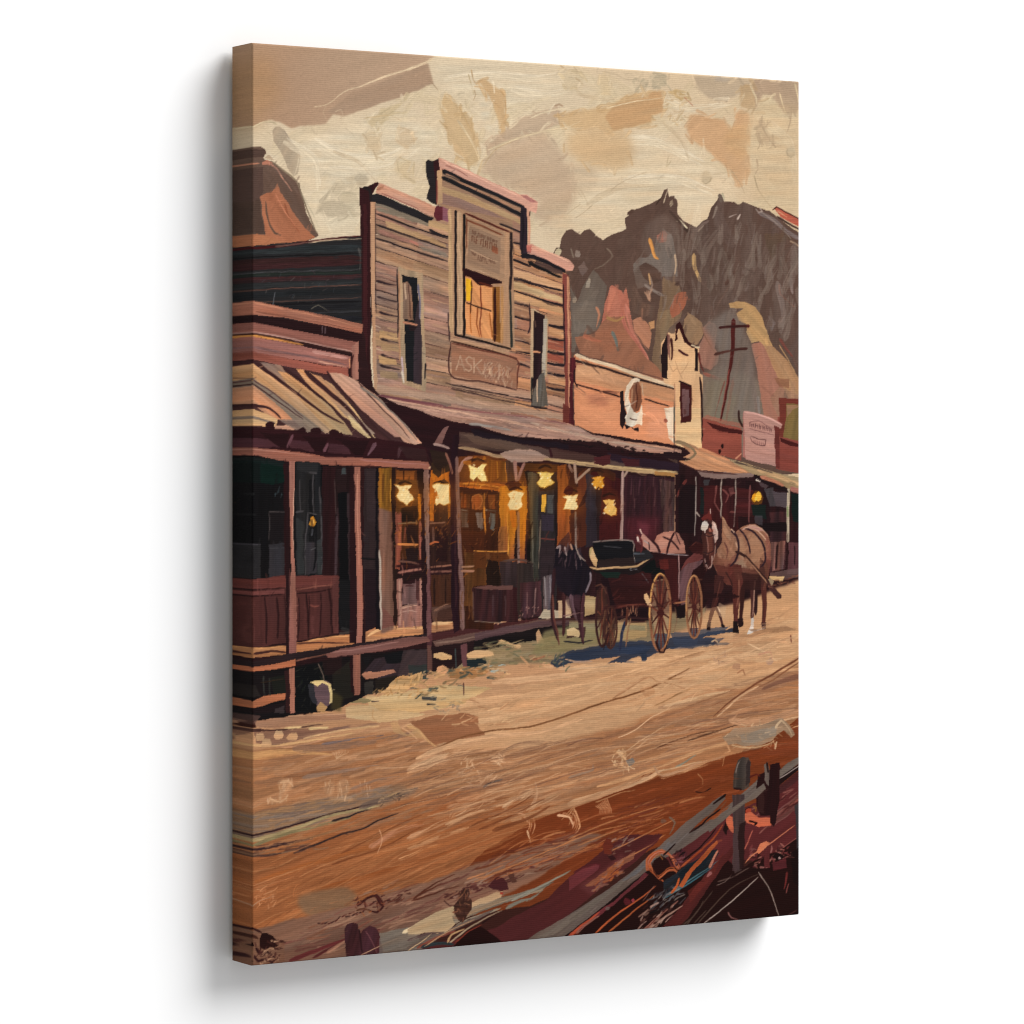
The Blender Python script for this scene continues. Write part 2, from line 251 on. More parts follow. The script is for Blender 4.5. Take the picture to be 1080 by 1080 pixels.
# ---- telegraph pole
P('7c6f66','742,344 752,336 768,326 780,336 786,350 792,362 798,392 798,440 748,440 752,392 758,372', ang=80, var=.08, soft=4, a=.8); P('807460','750,402 766,398 776,420 772,442 748,444', ang=80, soft=4, a=.6)
S('54221f','773.5,337 773,352 773,366 771,382 768,400 765,420 760,444',4.6,1.8,dry=.02,taper=.02); S('8a4a40','769,390 765,412 760,440',1.2,.5); S('7b5145','764,402 756,430 753,442',1.6,.5,dry=.3); S('8a6454','773,402 768,430 766,446',4,2,dry=.4,a=.5)
S('43211f','758.5,345.5 772,344.5 785,344 790,344',2.6,3,dry=0,taper=.02); DOT('5a2522',789,344,1.8); S('54352e','754,374 762,372 770,370',3.4,2.4,dry=.05); S('4a2a26','770,370 780,368 788,367.5',2.6,3,dry=0)

def LV(y, x):  # receding line of the main front: height y at x=430
    return y+(0.44-0.001*(y-150))*(x-430)
# ---- main building, false front
FAC = [(390,208),(461,229),(463,178),(553,217),(555,268),(597,286),(601,300),(604,452),(560,445),(500,436),(440,426),(394,414)]
P('9c7b62', FAC, ang=-16, var=.08)
clip(FAC)
cols = ['a5826a','ad8a70','97765f','b08c6c','a07a68','b5916e','8f7668','a98574','ab8668','a37f6c']
ys = [184,199,214,228,243,257,272,286,301,315,330,344,358,372,386,400,414,430,447]
for k in range(len(ys)-1):
    ya, yb = ys[k], ys[k+1]
    for (xa, xb) in ((390,440),(440,480),(480,540),(540,575),(575,605)):
        xa += RNG.randint(-6,6); xb += RNG.randint(0,8)
        c = hx(cols[RNG.randint(len(cols))])*RNG.uniform(.93,1.06)
        if xa > 530: c = c*np.array([1.08,1.0,.93],np.float32)
        P(c, [(xa,LV(ya,xa)),(xb,LV(ya,xb)),(xb,LV(yb,xb)),(xa,LV(yb,xa))], ang=-math.degrees(math.atan(.44-.001*(ya-150))), var=.16, L=18, W=1.2, wob=.7)
    for _ in range(12):
        x = RNG.uniform(392,590); l = RNG.uniform(10,45); y = RNG.uniform(ya+2,yb-2)
        S(['bf9a7a','8b6d5c','b58c78','7d6862','c4a07a'][RNG.randint(5)], [(x,LV(y,x)),(x+l,LV(y,x+l))], RNG.uniform(1,3.4), .8, a=.5, dry=.45)
    x = 392
    while x < 604:
        l = RNG.uniform(18,60)
        if RNG.rand() < .9: S(['33252a','4b3330','2b2428'][RNG.randint(3)], [(x,LV(yb,x)),(x+l,LV(yb+RNG.uniform(-.4,.6),x+l))], RNG.uniform(.9,2.5), RNG.uniform(.5,1.7), dry=.08, a=.85)
        x += l*.85
P('b3906a','407,233 424,238 450,249 470,257 470,262 440,252 408,240', ang=-20, var=.1); P('8f8270','396,214 420,220 450,233 458,240 430,232 397,222', ang=-18, var=.1)
S('c97d62','432,254 445,259 455,263',2.4,1.2,dry=.2); S('a9766a','400,243 420,251 446,258',5,3,a=.6); P('8c8272','440,256 470,266 472,272 446,264',a=.7,ang=-18)
for y in (224,237,248,262): S('2b2227',[(396,LV(y,396)),(435,LV(y,435)+.5),(472,LV(y,472))],2.2,1.4,dry=.1)
for (x,y) in ((400,348),(401,361),(399,375),(400,390)): P(['b9956a','b08c66','a5896a','bd976a'][int(y)%4],[(x,y),(x+19,y+3),(x+20,y+10),(x+1,y+8)],ang=-10,var=.12)
for (x,y) in ((397,296),(398,313),(400,329),(402,357),(402,374),(401,385)): S('3a2c30',[(x,y),(x+10,y+3),(x+21,y+5)],3,1.2,dry=.1)
P('a35c46','577,356 594,360 594,371 577,367',ang=-10); P('9e5844','577,372 594,375 594,384 577,380',ang=-10); P('b78a64','577,328 594,332 594,345 577,341',ang=-12,a=.8)
for y in (342,355.5,370,382,393,408): S('2b2228',[(576,y),(585,y+2.5),(596,y+3.5)],2.2,3,dry=.08)
for (x0,y0,x1,y1) in ((541,294,594,307),(541,292,560,297),(540,306,590,322),(582,319,594,322),(541,319,557,323),(542,334,560,338),(543,359,558,362),(544,370,559,373),(546,383,559,387)): S('2b2228',[(x0,y0),((x0+x1)/2,(y0+y1)/2),(x1,y1)],1.6,2.2,dry=.1)
P('cda077','541,283 594,300 594,306 541,292',ang=-17,var=.12); P('bfa077','541,296 594,314 594,320 541,305',ang=-17,var=.14); P('cb9d70','540,307 594,325 594,331 560,322 540,316',ang=-15,var=.1)
P('a98a74','398,405 440,412 520,424 603,438 603,444 520,432 440,420 396,413', ang=-9, var=.1)
P('b28c73','475,398 520,406 600,421 600,430 520,415 475,405', ang=-10, var=.12); S('2f2226','470,404 520,414 560,422 600,432',1.8,1.2); S('3a2a2c','476,410 540,424 598,436',1.2,.8)
SCAT([(392,214),(600,300),(603,450),(394,412)], 420, None, (6,22), (.8,2.4), -15, av=5, a=.55, jit=.09)
SCAT([(392,214),(600,300),(603,450),(394,412)], 90, ['c79a80','b5806c','6e5650','cfa888','8a7468'], (5,20), (.7,1.6), -15, av=4, a=.5)
clip()
# upper step and caps
P('a88467','462,196 552,230 552,246 540,243 462,216', ang=-22, var=.12); P('b99870','466,196 500,208 551,232 551,237 500,216 466,202', ang=-23, var=.1); P('957669','466,203 500,215 535,232 500,224 466,215', ang=-22,var=.08)
P('a17b66','541,232 552,238 552,262 541,258',ang=-20); S('2a2228','527,236 540,241 552,246',2,2); S('2a2228','541,256 547,257 551,259',2,2); P('c29a74','466,216 490,222 530,240 466,228',a=0)
P('2b282b','449,171 452,168 456,170 463,167 462,195 461,216 455,214 450,210 453,197 449,186', wob=.9)
P('3a1d22','457,170 464,168 463,216 460,216 459,190', wob=.5)
P('d3a08a','462,166 480,173 505,185 530,197 548,205 556,205 567,213 565.5,225 557,222 545,216 520,205 497,193 464,179', ang=-24, var=.09, wob=.6)
S('e6b79f','466,169 490,180 520,194 545,206',2.2,1.2); S('8d5c52','470,174 482,179 494,186',1.2,.6); S('8f5a50','466,178 490,189 520,203 552,217',1.2,.8); P('a86c66','548,205 556,206 566,213 560,213',a=.8); S('dda890','556,222 560,219 564,218',2,1)
S('242328','467,180 490,191 520,204 549,217 553,219',5,3.4,dry=.04,taper=.02); S('b08568','482,191 505,202 530,213 550,222',3,2,dry=.1); S('242328','467,187 490,198 520,212 548,226 553,229',4.5,4,dry=.04,taper=.02); S('9f7a62','470,183 485,190',1.5,.8)
P('bd9a74','461,180 466,179 467,214 461,216',ang=85,var=.1,wob=.4); S('8a4d42','461,190 461,214',1.4)
P('2f2733','549,217 556,220 556,240 557,262 562,270 552,271 548,262 549,240', ang=85, var=.15, wob=.6); S('241f28','550,220 552,240 550,268',2.2,2); S('cf9d80','557,222 558,240 558,262',3,2.4,dry=.05); S('3a2a2a','559,223 558.5,228',1)
P('d19c86','556,258 561,257 568,261 590,270 600,274 606,281 604,286 598,286 580,278 556,267', ang=-22, var=.08, wob=.6); P('bf7466','556,258 561,259 560,267 556,267'); S('e3b195','564,260 585,269 600,276',2,1.2); S('dca08c','600,284 604,281',2)
S('25222a','550,270 563,271 580,278 596,286',5,3.4,dry=.03,taper=.02); P('4e3c3a','566,274 592,285 594,290 580,286 564,279',a=.8); S('1e1c20','558,276 566,281 592,293',4.4,2.2,dry=.03); S('2a2228','541,274 550,277 560,281',2.6,2.6)
S('9c7a66','536,262 541,270',1)
# left cap + dark corner post
P('3b1c20','379,197 383,198 398,192 400,194 392,205 391,212 391,300 391,380 393,414 381,412 380,380 381,300 380,240 379,205', ang=88, var=.18, wob=.9)
P('4e2529','383,215 387,215 388,400 384,400',ang=90,a=.7); S('2b2325','383,198 390,200 391,212',4,3); S('2a2024','392,290 392,320 391,350',1.6)
P('cb9a80','396,203 400,193 430,205 462,219 463,228 459,229 445,224 420,212 398,205', ang=-22, var=.1, wob=.6); S('dba284','400,196 425,206 455,219',1.6,.8); S('8f5a50','402,204 425,213 450,225',1,.6); S('b88468','398,200 404,197',4)
P('2a282c','392,205 397,204 415,211 440,222 458,230 452,235 430,226 405,216 391,213', ang=-20, var=.1, wob=.6); P('6a2f38','460,217 467,218 467,232 461,234 458,228'); P('98606a','467,218 474,221 474,235 467,232',wob=.4)
P('c49a78','390.5,213 396,213 396,260 395,320 397,370 398,410 394,412 393,350 391,300', ang=88, var=.1, wob=.5); S('3a2a2a','396,216 396,300 397,330',.9,.8)
P('c49f74','452,232 458,233 474,238 474,246 462,241 452,238',ang=-18); S('262228','453,242 462,247 473,250',3,2.4)
# left narrow window
P('ab9274','420,281 428,284 446,288 447,320 448,360 450,400 449,413 424,405 422,360 421,320', ang=85, var=.12, wob=.5)
P('1e2025','424,289 428,291 440,293 441,320 444,360 445,405 429,402 427,360 426,320', wob=.5); P('41353c','437,340 442,312 445,360 445,406 436,404',ang=85,wob=.5); S('77707f','441,300 443,320 443,336',2.2,1.6,dry=.1)
P('876a57','425,298 430,297 434,304 436,338 425,336', ang=85, var=.25, wob=.5); S('b69a80','427,299 428,316',2.4,1.4); S('5a4038','431,300 433,336',1,1.4); S('b07a5e','425,340 432,341 440,343',2.4,2.4,dry=.05); P('2a1e22','430,343 440,345 437,350 432,350')
S('b9a3a8','424,376 425,400',2,1.8); S('cdbfae','424,392 426,404',2.6,2); S('b58a68','421,286 421,330 422,380',2,2); S('2c2428','419,284 419.5,320 420,354',1.6,1.4,dry=.1); S('2a2228','449,383 448,400',2,1.2)
# central bay
P('b18b6b','474,220 486,222 541,243 543,367 530,366 486,355 475,356', ang=88, var=.08, wob=.5)
S('1f1a1f','480.5,222 480.5,280 480.5,354',2.4,2.6,dry=.02,taper=.01); S('c09f7d','484,224 485,300 485,352',5,5,dry=.05,taper=.01); S('1c1718','489.5,226 489.5,290 489.5,354',2.6,2.6,dry=.02,taper=.01); S('c3a077','474.5,221 475,290 476,350',4,4.5,dry=.05,taper=.01); S('3a2a2e','472.5,330 474,360',1.4)
S('5a2a22','491,225 510,233 538,245',2.4,2,dry=.05); S('312627','539,245 539,290 538,306',3,3,dry=.03,taper=.01); S('2f3331','538,306 539,340 539.5,366',2,2.6,dry=.03,taper=.01)
P('a88669','491,228 532,246 532,298 527,297 491,283', ang=-20, var=.08, wob=.4); S('7d4a33','492,232 512,240 530,248',2.2,1.8,dry=.1); S('7d4a33','492,230 492,250 492,262',1.6,1); P('987a62','495,238 528,251 527,290 493,277', ang=-20, var=.08,wob=.3)
for (x0,y0,n,h,c,st) in ((498,245,17,3.2,'6b4a3a',1.6),(498,251.5,12,6.5,'633a2a',2.3),(498,266.5,14,3.4,'6b4a3a',1.8),(504,273,6,2,'7a5a48',1.8)):
    for k in range(n):
        x = x0+k*st; y = y0+(x-x0)*.40; hh = h*(.75+.5*RNG.rand()); b = k % 4
        if k == 3 or (n > 13 and k == 9): continue
        S(c,[(x,y-hh/2),(x+RNG.uniform(-.4,.4),y+hh/2)],.8,.8,dry=0,a=.9,taper=0)
        if b in (0,2): S(c,[(x,y-hh/2),(x+st*.8,y-hh/2+.5)],.7,.7,dry=0,a=.8,taper=0)
        if b == 2: S(c,[(x,y),(x+st*.7,y+.3)],.7,.7,dry=0,a=.8,taper=0)
        if b == 1: S(c,[(x,y+hh/2),(x+st*.8,y+hh/2+.3)],.7,.7,dry=0,a=.8,taper=0)
P('8d4f34','519,259 525,262 525,268 519,265',a=.75); S('b9987a','496,263 512,271 526,276',1.4,.8); S('b9987a','497,283 512,288 526,294',1.6,1)
P('30151a','488,283 492,283 529,297 529,299 522,299 505,302 492,294 489,291', wob=.5)
P('dd9a62','491,291 497,293 505,301 519,301 520,330 521,358 505,356 491,352', ang=-60, var=.1, wob=.3); P('e8b324','491.5,293 497,295 496,318 491.5,317',wob=.3,ang=85); P('e2a068','508,303 518,305 519,330 512,330',a=.6)
S('b4682e','496.5,320 496,340 497,352',1.2,1); S('3f2418','497.5,296 497,318 496.5,330',1.3,1,dry=.02); S('7b3a24','507,301 507.5,325 506,345 508,356',1.5,1,dry=.02); S('8d4a24','504,324 503,342 506,355',1.6,.8); S('3f2a22','492,319.5 505,324 518,328',1.5,1.5,dry=.02,taper=.01); S('b06a34','516,330 518,345 519,356',1.5)
P('8a5a28','519,302 527,302 528,362 520,359',ang=85,var=.2,wob=.3); S('3b1a16','522,303 522,330 522,360',2.6,3,dry=.05); S('b98a58','529.5,302 529.5,362',3.2,3,dry=.1); S('5a2a1e','505,298 519,302',2.4)
S('1f1718','480,353 500,358 520,363 539,368',2.6,2,dry=.02,taper=.02); S('b48f70','476,357 500,362 538,370',3.4,3,dry=.1); S('3f2620','476,360 510,368 545,378',1.6,1.8,dry=.05)
# lower name board
P('9d7158','476,362 510,369 545,379 545,410 510,403 476,396', ang=-12, var=.1, wob=.4)
S('6a3c30','477,362 510,370 545,379 545.5,395 545.5,410',1.6,1.4,dry=.05); S('4c2f2c','475.5,361 475.5,396 510,403 545,411',1.6,1.4,dry=.05); S('a8745c','481,366 512,374 541,382',1.2,.8)
def LET(c, segs, x, y, w, h, sl=.2, sw=1.5):
    for sg in segs:
        S(c,[(x+a*w, y+b*h+a*w*sl) for a,b in sg], sw, sw, dry=.12, taper=0, wob=.2)
A_ = (((0,1),(.5,0)),((.5,0),(1,1)),((.25,.6),(.75,.6))); S_ = (((1,.1),(.5,0),(.05,.2),(.3,.45),(.8,.6),(.9,.85),(.5,1),(0,.9)),); K_ = (((0,0),(0,1)),((1,0),(0,.55)),((.2,.45),(1,1)))
LET('b8957a',A_,481,375,9,15,.1); LET('b8957a',S_,491,376,7,15,.1); LET('b8957a',K_,500,378,8,15,.2)
SCAT('510,380 541,388 541,407 509,400', 80, ['c5a384','b98f74','8a5c4a','c9ab8e'], (2,8), (.8,1.6), 80, av=22, a=.7, dry=.3)
for (x,ch) in ((511,((0,0),(0,1))),(511,((0,.1),(.9,.4))),(519,((0,.2),(0,1))),(526,((0,0),(0,1))),(526,((0,.5),(.9,.3))),(534,((0,0),(.9,.2)))):
    LET('b08c74',(ch,),x,382+(x-511)*.2,5,13,.2,1.1)
SCAT('482,376 508,378 508,398 482,394', 26, ['9d7158','a87c64'], (2,7), (.7,1.4), 75, av=30, a=.6, dry=.3)
SCAT('510,380 541,388 541,407 509,400', 50, ['b08c74','9d7158','8a6050','a8826a'], (2,8), (.7,1.4), 75, av=22, a=.6, dry=.3)
# right narrow window
P('b69b7b','560,325 564,326 576,333 578,336 577,396 570,404 563,420 559,421', ang=86, var=.1, wob=.5)
P('2d1d22','563,327.5 575,332.5 573,345 572,370 571,395 567,414 562,418 562.5,370', wob=.4, ang=85, var=.2); P('b0a492','573.5,336 577,336 576,370 575,396 572,394 572,370', ang=85, wob=.4); S('5a443c','564,338 565,345',1.6); S('d0956c','562,371 566,371 570,372',2.6,1.8,dry=0)
P('5c564f','568,396 574,392 577,420 578,429 560,428 561,418', ang=85, var=.25); S('232024','561,398 561,425',2.4,2); S('c9a98c','566.5,400 566.5,424',1.5,1.2,dry=.1); S('2a2226','560,428 577,431',2)
S('3a2a30','558,320 559,345 557,352',1.6,1.6)
# right corner post
P('86483f','593,288 600,290 601,330 603,390 604,452 595,448 596,400 594,340', ang=88, var=.15, wob=.5); S('c8906e','599,292 599.5,340 600.5,400 601,450',2.4,2,dry=.1,taper=.01); S('3a222a','594,300 595,350 596,385',1.6,1.8,dry=.1); P('6b332c','594,425 600,430 602,447 594,447',a=.9)
# ---- peach building
P('d89268','605,374 630,382 670,392 713,407 713,474 680,470 640,462 606,448', ang=-14, var=.08, L=30, W=5)
P('c3916b','605,378 660,392 712,408 712,424 690,420 672,416 650,412 625,406 606,400', ang=-15, var=.12, L=30, W=2); P('d6a378','610,383 650,394 600,398',a=.5); P('e29c70','610,412 650,416 652,450 612,446', soft=5, a=.7); P('b5735a','618,415 640,417 642,430 622,428', soft=4, a=.5); P('da9c7a','680,425 706,432 704,462 682,460', soft=4, a=.6)
S('38201f','607,405 620,409 635,413 655,419',1.6,2,dry=.15); S('2f1c1c','680,421 690,424 706,428',1.8,1.4,dry=.2); S('3a2624','606,380 612,382 640,389 665,397 712,410',2.8,1.6,dry=.12,taper=.02)
S('dcc3a2','607,374 625,380 650,387 675,396 712,408',3.6,4,dry=.15,taper=.02); S('6b4a40','618,376 645,383 668,391 700,400',1.2,1,dry=.2); S('302222','667,399 685,403 712,411',2,1.6); P('e0c8ac','700,430 712,430 711,468 705,462 703,445', ang=88, var=.15); S('4d4a42','712,408 711,440 711,470',1.5,1.5,dry=.1); DOT('a5604a',702,444,2,2.5)
SCAT('608,378 710,410 710,468 608,446', 90, None, (6,22), (1.5,4), -14, av=20, a=.5, jit=.05)
P('58222a','601,378 607,376 607,400 604,405 605,440 606,450 600,448 601,410',ang=88,var=.2); S('2b1b1e','606,390 606,402 609,408',1.6)
P('2b1d20','654,413 658,412 658,430 661,438 659,446 656,453 653,448 654,440'); P('2b1d20','658,448 664,447 668,452 673,450 674,455 669,454 665,450 660,453')
P('dccab2','659,416 661,407 666,400 671,398 675,400 673,404 668,404 664,411 663,420 666,430 671,436 675,434 677,426 678.5,436 677,449 672,447 666,450 660,448 659,440 661,436 658.5,428', wob=.9, var=.15, ang=70)
P('8a5a42','664,412 668,404 673,402 676,408 677,424 674,433 669,435 665,428', ang=80, var=.25, wob=.5); S('5a3226','671,405 672,420 671,431',1.6,1,dry=.2); S('b88c6a','667,410 666,424',1.6,1,dry=.3); S('c9b096','677,404 678.5,418 678,430',.9,.7,dry=.4)
S('4b2c28','664,441 667,442.5 672,443',1.2,.9,dry=0)
# ---- cream tower front
P('ddb285','697,362 703,354 705,350 708,352 712,352 713,343 716,340 719,342 722,354 727,361 734,366 737,367 738,394 741,396 741,476 712,476 712,408 700,404 697,380', ang=80, var=.07, wob=.5)
P('e3c08f','713,430 741,430 741,476 713,474', ang=0, var=.08, a=.8); P('e0b98a','706,356 716,358 732,368 734,395 710,390',a=.5,soft=3)
P('281a1e','698,366 703,353 705,352 704,375 704,400 698,398 697,380', wob=.5); S('4b2420','708,357 709,370 708,380',3,1.6,dry=.05); P('7d5148','703,350 707,354 706,380 704,372',a=.8)
P('3a1618','713,342 717,339 720,344 722,352 726,360 732,364 738,366 730,367 722,361 718,350 716,346 714,352 715,358 712,360', wob=.3); S('f0dcb4','729,364 734,366 738,366',1.4)
S('44191f','716,369 721,373 726,375',2.4,2.2,dry=0); P('23171a','733,367 736,368 736,392 733,391',wob=.3); S('6b2e28','737,372 738,382 742,392',2.2,1); P('4a1e1e','717,403 729,406 730,412 729,445 718,446 717,425', wob=.4); P('6b5052','719,410 727,411 727,438 720,440',ang=85,var=.2,wob=.3); S('2a1416','716,402 724,405 729,407',1.6); S('2a1416','738,398 740,420 741,468',2.2,2,dry=.02); DOT('54302e',722,434,2,3,a=.6)
S('c39a72','705,382 710,392 714,388 720,400',.8); S('c39a72','712,380 718,394 726,382',.8); S('c08f6c','711,404 712,430',1.5)
for y in (452,459,466): S('ecd2a2',[(714,y),(728,y+2)],1,.6,a=.6)
# ---- brown block and pink board beyond
P('944f40','741,441 760,446 782,452 782,486 741,476', ang=-10, var=.08, L=30, W=4); P('4b1e1d','745,445 755,448 770,452 783,454 783,458 768,457 752,452', wob=.5); P('ab6450','741,441 790,453 790,449 745,438',a=.6)
P('8d4a3f','820,440 845,450 845,500 818,494', ang=-10, var=.08); P('4b1e1d','823,462 835,466 845,469 845,472 832,470 823,466',wob=.4)
P('7f6a3e','826,425 845,420 845,466 824,461', ang=80, var=.08); P('74392f','821,419 845,421 845,427 829,425 829,440 826,462 821,460 822,440', wob=.5); P('a87e66','829,427 845,428 836,432 830,440',a=.7)
S('3a2420','779,433 780,444 783,450',2.2,2.4,dry=.05); P('a96f64','784,435 788,434 789,484 783,482', ang=88)
P('bb8d80','784,433.5 800,437 815,442 825,448 824,452 818,451 818,470 820,492 800,488 786,484 785,455', ang=-14, var=.07, wob=.5); S('d6a598','785,434 800,437 815,443 825,448',2,1.8,dry=.1); P('6e3530','817,449 822,451 822,494 818,492 817,470'); 
for k in range(13):
    x = 791+k*1.9; S('6f4a48',[(x,446+(x-791)*.25+RNG.uniform(-1,1)),(x+RNG.uniform(-.8,.8),450+(x-791)*.25)],.9,.7,dry=0)
    if k%2: S('6f4a48',[(x,447+(x-791)*.25),(x+1.6,448+(x-791)*.25)],.7,.6,dry=0)
S('7d5452','790,446 800,444 812,452',.7,.5); S('7d5452','790,452 801,455 816,459',.8,.5); S('6b4644','792,460 800,463 808,464 807,470 800,469 793,466 791,461',.9,.7,dry=0)
for k in range(6): S('7d5452',[(795+k*2,464+k*.5),(795.5+k*2,467+k*.5)],.7,.6,dry=0)
S('a17467','786,474 800,478 818,480',.8,.5)
DOT('2a1413',762,471,1.8,2.6); DOT('2a1413',759,476,1.6,3); S('c98c6c','776,484 782,478',2,1)
# ---- everything under the eaves starts dark
P('331d20', '240,320 266,318 383,344 391,405 445,468 240,470', ang=-12, var=.1)
P('2e181c', '398,416 440,425 520,440 600,452 715,470 800,495 845,508 845,640 600,668 450,690 240,740 240,470 400,440', ang=88, var=.15)
# left dark siding
P('2b2c30', '240,262 300,256 381,249 382,346 330,336 266,318 240,322', ang=1, var=.12)
for c,y0,y1,w in (('2f363b',264,260,6),('32393d',267,264,3),('17171a',272,267,1.4),('3d2627',278,272,8),('42272a',283,277,6),('4a4c50',288,284,1.2),('2a3330',290,287,3),('3f2c30',296,292,5),('472a2c',294,290,2),('33373b',302,298,5),('6a4c42',307,300,1.2),('25292e',312,307,6),('5a453e',320,314,1.2),('1c1b20',322,318,3),('24252b',328,323,6),('3a3c42',334,328,2),('22242c',340,336,8)):
    S(c,[(240,y0+1),(300,(y0+y1)/2+.5),(381,y1)],w,w*.8,dry=.12,wob=.6,var=.2)
S('4a1a1e','266,262 300,259 340,253 381,249',3,1.6,dry=.1); S('4a1a1e','240,259 270,261',2,2); S('c9b092','325,256 350,253 381,252',1.6,.8,dry=.5); S('6d5048','290,260 330,255',2,1,dry=.3)
SCAT('270,290 360,285 360,330 290,325',26,['4a5560','5f5a58','54404a'],(2,7),(.5,1.2),80,av=40,a=.5)
S('5d6066','290,308 288,322',1); S('6a6458','328,326 336,322 346,328',1,.6); S('6d6a66','378,262 381,270 380,285',3,2,dry=.5,a=.6)
# left fascia boards
P('ab715a','240,322 266,317 300,324 345,333 383,342 382,352 340,343 300,335 266,332 240,333', ang=-12, var=.12,wob=.5); S('c78a6c','266,319 300,326 345,336 380,345',2,1,dry=.3); S('8d5a48','270,329 320,337 378,349',1.5,.8,dry=.3)
P('2d181c','240,333 266,332 300,336 345,344 382,352 382,361 340,353 300,346 266,340 240,340', ang=-12, var=.15,wob=.5); S('7b6a70','340,344 340,352',.8); S('7b6a70','343,345 343,352',.8)
P('8f5d50','240,341 266,340 300,346 345,355 377,361 374,373 345,368 300,358 266,351 240,352', ang=-11, var=.12,wob=.5); S('b0887c','266,350 300,356 345,366 372,371',2.2,2,dry=.3); S('38201f','240,354 266,352 300,358 345,367 372,373',1.6,2,dry=.08,taper=.03)
S('d8964f','266,354 280,356 300,360 320,364',3,1.2,dry=.1)
P('a56e62','240,357 266,355 300,361 345,371 370,376 368,388 345,385 300,377 266,371 240,372', ang=-11, var=.14,wob=.5); S('86625f','266,366 300,372 330,377 365,385',3,2,dry=.4); S('c08e82','330,371 350,375 366,378',4,3,dry=.3); S('d3a288','336,381 350,384 366,387',1.4,.8); S('7b4a40','240,373 270,372',4)
P('98594a','240,372 266,371 300,377 340,385 367,388 368,399 340,394 300,386 266,379 240,378', ang=-11, var=.14,wob=.5)
P('b07a68','370,366 378,360 378,400 372,401 371,390 372,374', ang=88, var=.12,wob=.4); S('4f2a28','373,374 370.5,385 371,398',1.5,1.2,dry=.1); S('d0926c','368.5,378 369,388',1.4,1)
# awning roof of the left building
P('4a3032','240,384 266,380 300,386 345,396 372,401 398,418 420,440 447,467 400,466 300,452 240,452', ang=-38, var=.15,wob=.6)
for c,c2,p in (('d6a472','b09478','266,383 276,388 300,405 330,428 352,447 362,458 343,457 318,441 290,420 266,403'),
  ('cf9670','c98a62','266,404 276,412 300,430 318,443 300,444 285,440 266,425'),
  ('9c8672','8a7a6c','266,398 290,415 320,437 342,455 322,456 312,445 290,425 266,406'),
  ('92766a','d8a06c','274,382 296,385 306,398 318,405 300,404 286,394'),
  ('dba26e','b7a07c','293,391 303,393 320,406 345,426 362,444 372,459 352,457 330,436 306,410'),
  ('d29c70','d0b080','312,389 320,390 338,398 350,405 372,430 397,464 388,456 360,438 340,420 322,402'),
  ('dfa06c','a98f7a','312,389 338,397 356,412 376,438 396,458 386,458 364,438 344,416 326,400'),
  ('c0967a','b58a78','345,393 360,394 378,402 392,415 410,436 430,460 416,461 400,448 376,428 356,404'),
  ('b79078','d0a48a','378,404 396,416 412,432 447,467 430,470 414,452 396,430')):
    q = pts(p); P(c, q, ang=-38, var=.16, wob=.6, L=40, W=1.4, c2=c2, g=(q[0][0],q[0][1],q[0][0]+70,q[0][1]+55))
P('e3cb94','366,437 378,446 392,463 388,462 372,450',a=.8)
for p,w in (('266,381 285,394 312,414 340,435 362,447',4),('300,388 318,402 340,420 362,440',3),('322,392 345,412 368,432 392,460',5.5),('345,392 352,403 372,424 398,452',3),('266,404 285,418 305,432 320,442',1.6),('378,403 396,424 420,448 432,462',1.4),('266,427 285,431 296,441',3.4)): S('42282b',p,w,w*.5,dry=.08)
S('5a3a3a','266,400 290,416 320,440',1.2,.8); S('8a7a6e','380,408 400,422 425,446 440,464',3,1.4,dry=.2)
P('d3ab7c','240,434 266,431 280,436 293,442 291,450 266,449 240,449', ang=-8, var=.12,wob=.5); S('8c7a6c','266,440 278,443 290,446',3,1.5,dry=.2); P('cfa085','290,449 305,448 313,452 308,455 290,453'); P('8d7a6e','293,442 318,442 326,455 312,454',a=.8)
for y in (387,397,402,412,424): S(['8a7455','6d5a48','a8845a','5f4a3c','9c7f58'][y%5],[(240,y+1),(266,y-1)],4,4,dry=.1)
P('33171d','240,452 256,448 266,450 300,453 360,460 400,463 425,466 445,470 452,474 452,488 400,486 330,481 266,473 240,472', ang=-3, var=.12,wob=.7)
for x,y,r in ((262,448,5),(285,449.5,5.6),(319,455,5),(333,455,6),(352,457,5),(359,459,3)): DOT('33171c',x,y,r,r*.8)
P('56343c','266,462 288,463 300,472 266,472',a=.9); P('56343c','306,464 328,467 332,477 306,472',a=.9); P('503038','348,468 366,470 370,480 346,477',a=.9)
P('2c1419','274,456 305,458 303,472 295,472 285,465'); P('2c1419','318,460 346,462 341,476 333,476 325,468'); P('2b1419','352,462 390,465 382,481 374,480 364,470')
S('6b4750','309,459 303,472',3,3); S('6b4750','346,468 342,476',3,4); S('70505a','396,468 388,480',5,2,dry=.4); S('5e454b','423,472 420,482',5,3,dry=.5,a=.7); P('3a2527','420,470 448,474 452,486 430,484',a=.8)
P('9c6452','240,475 266,472 300,475 330,479 345,482 380,483 420,485 452,487 454,495 420,493 380,491 345,491 310,487 285,485 272,480 240,481', ang=-2, var=.1,wob=.5); S('c08a78','266,474 300,477 330,481',1.6,.8,a=.7); S('b07a72','380,485 420,488 450,490',2,1,a=.7); S('d8b08a','452,494 454,492',1.6)
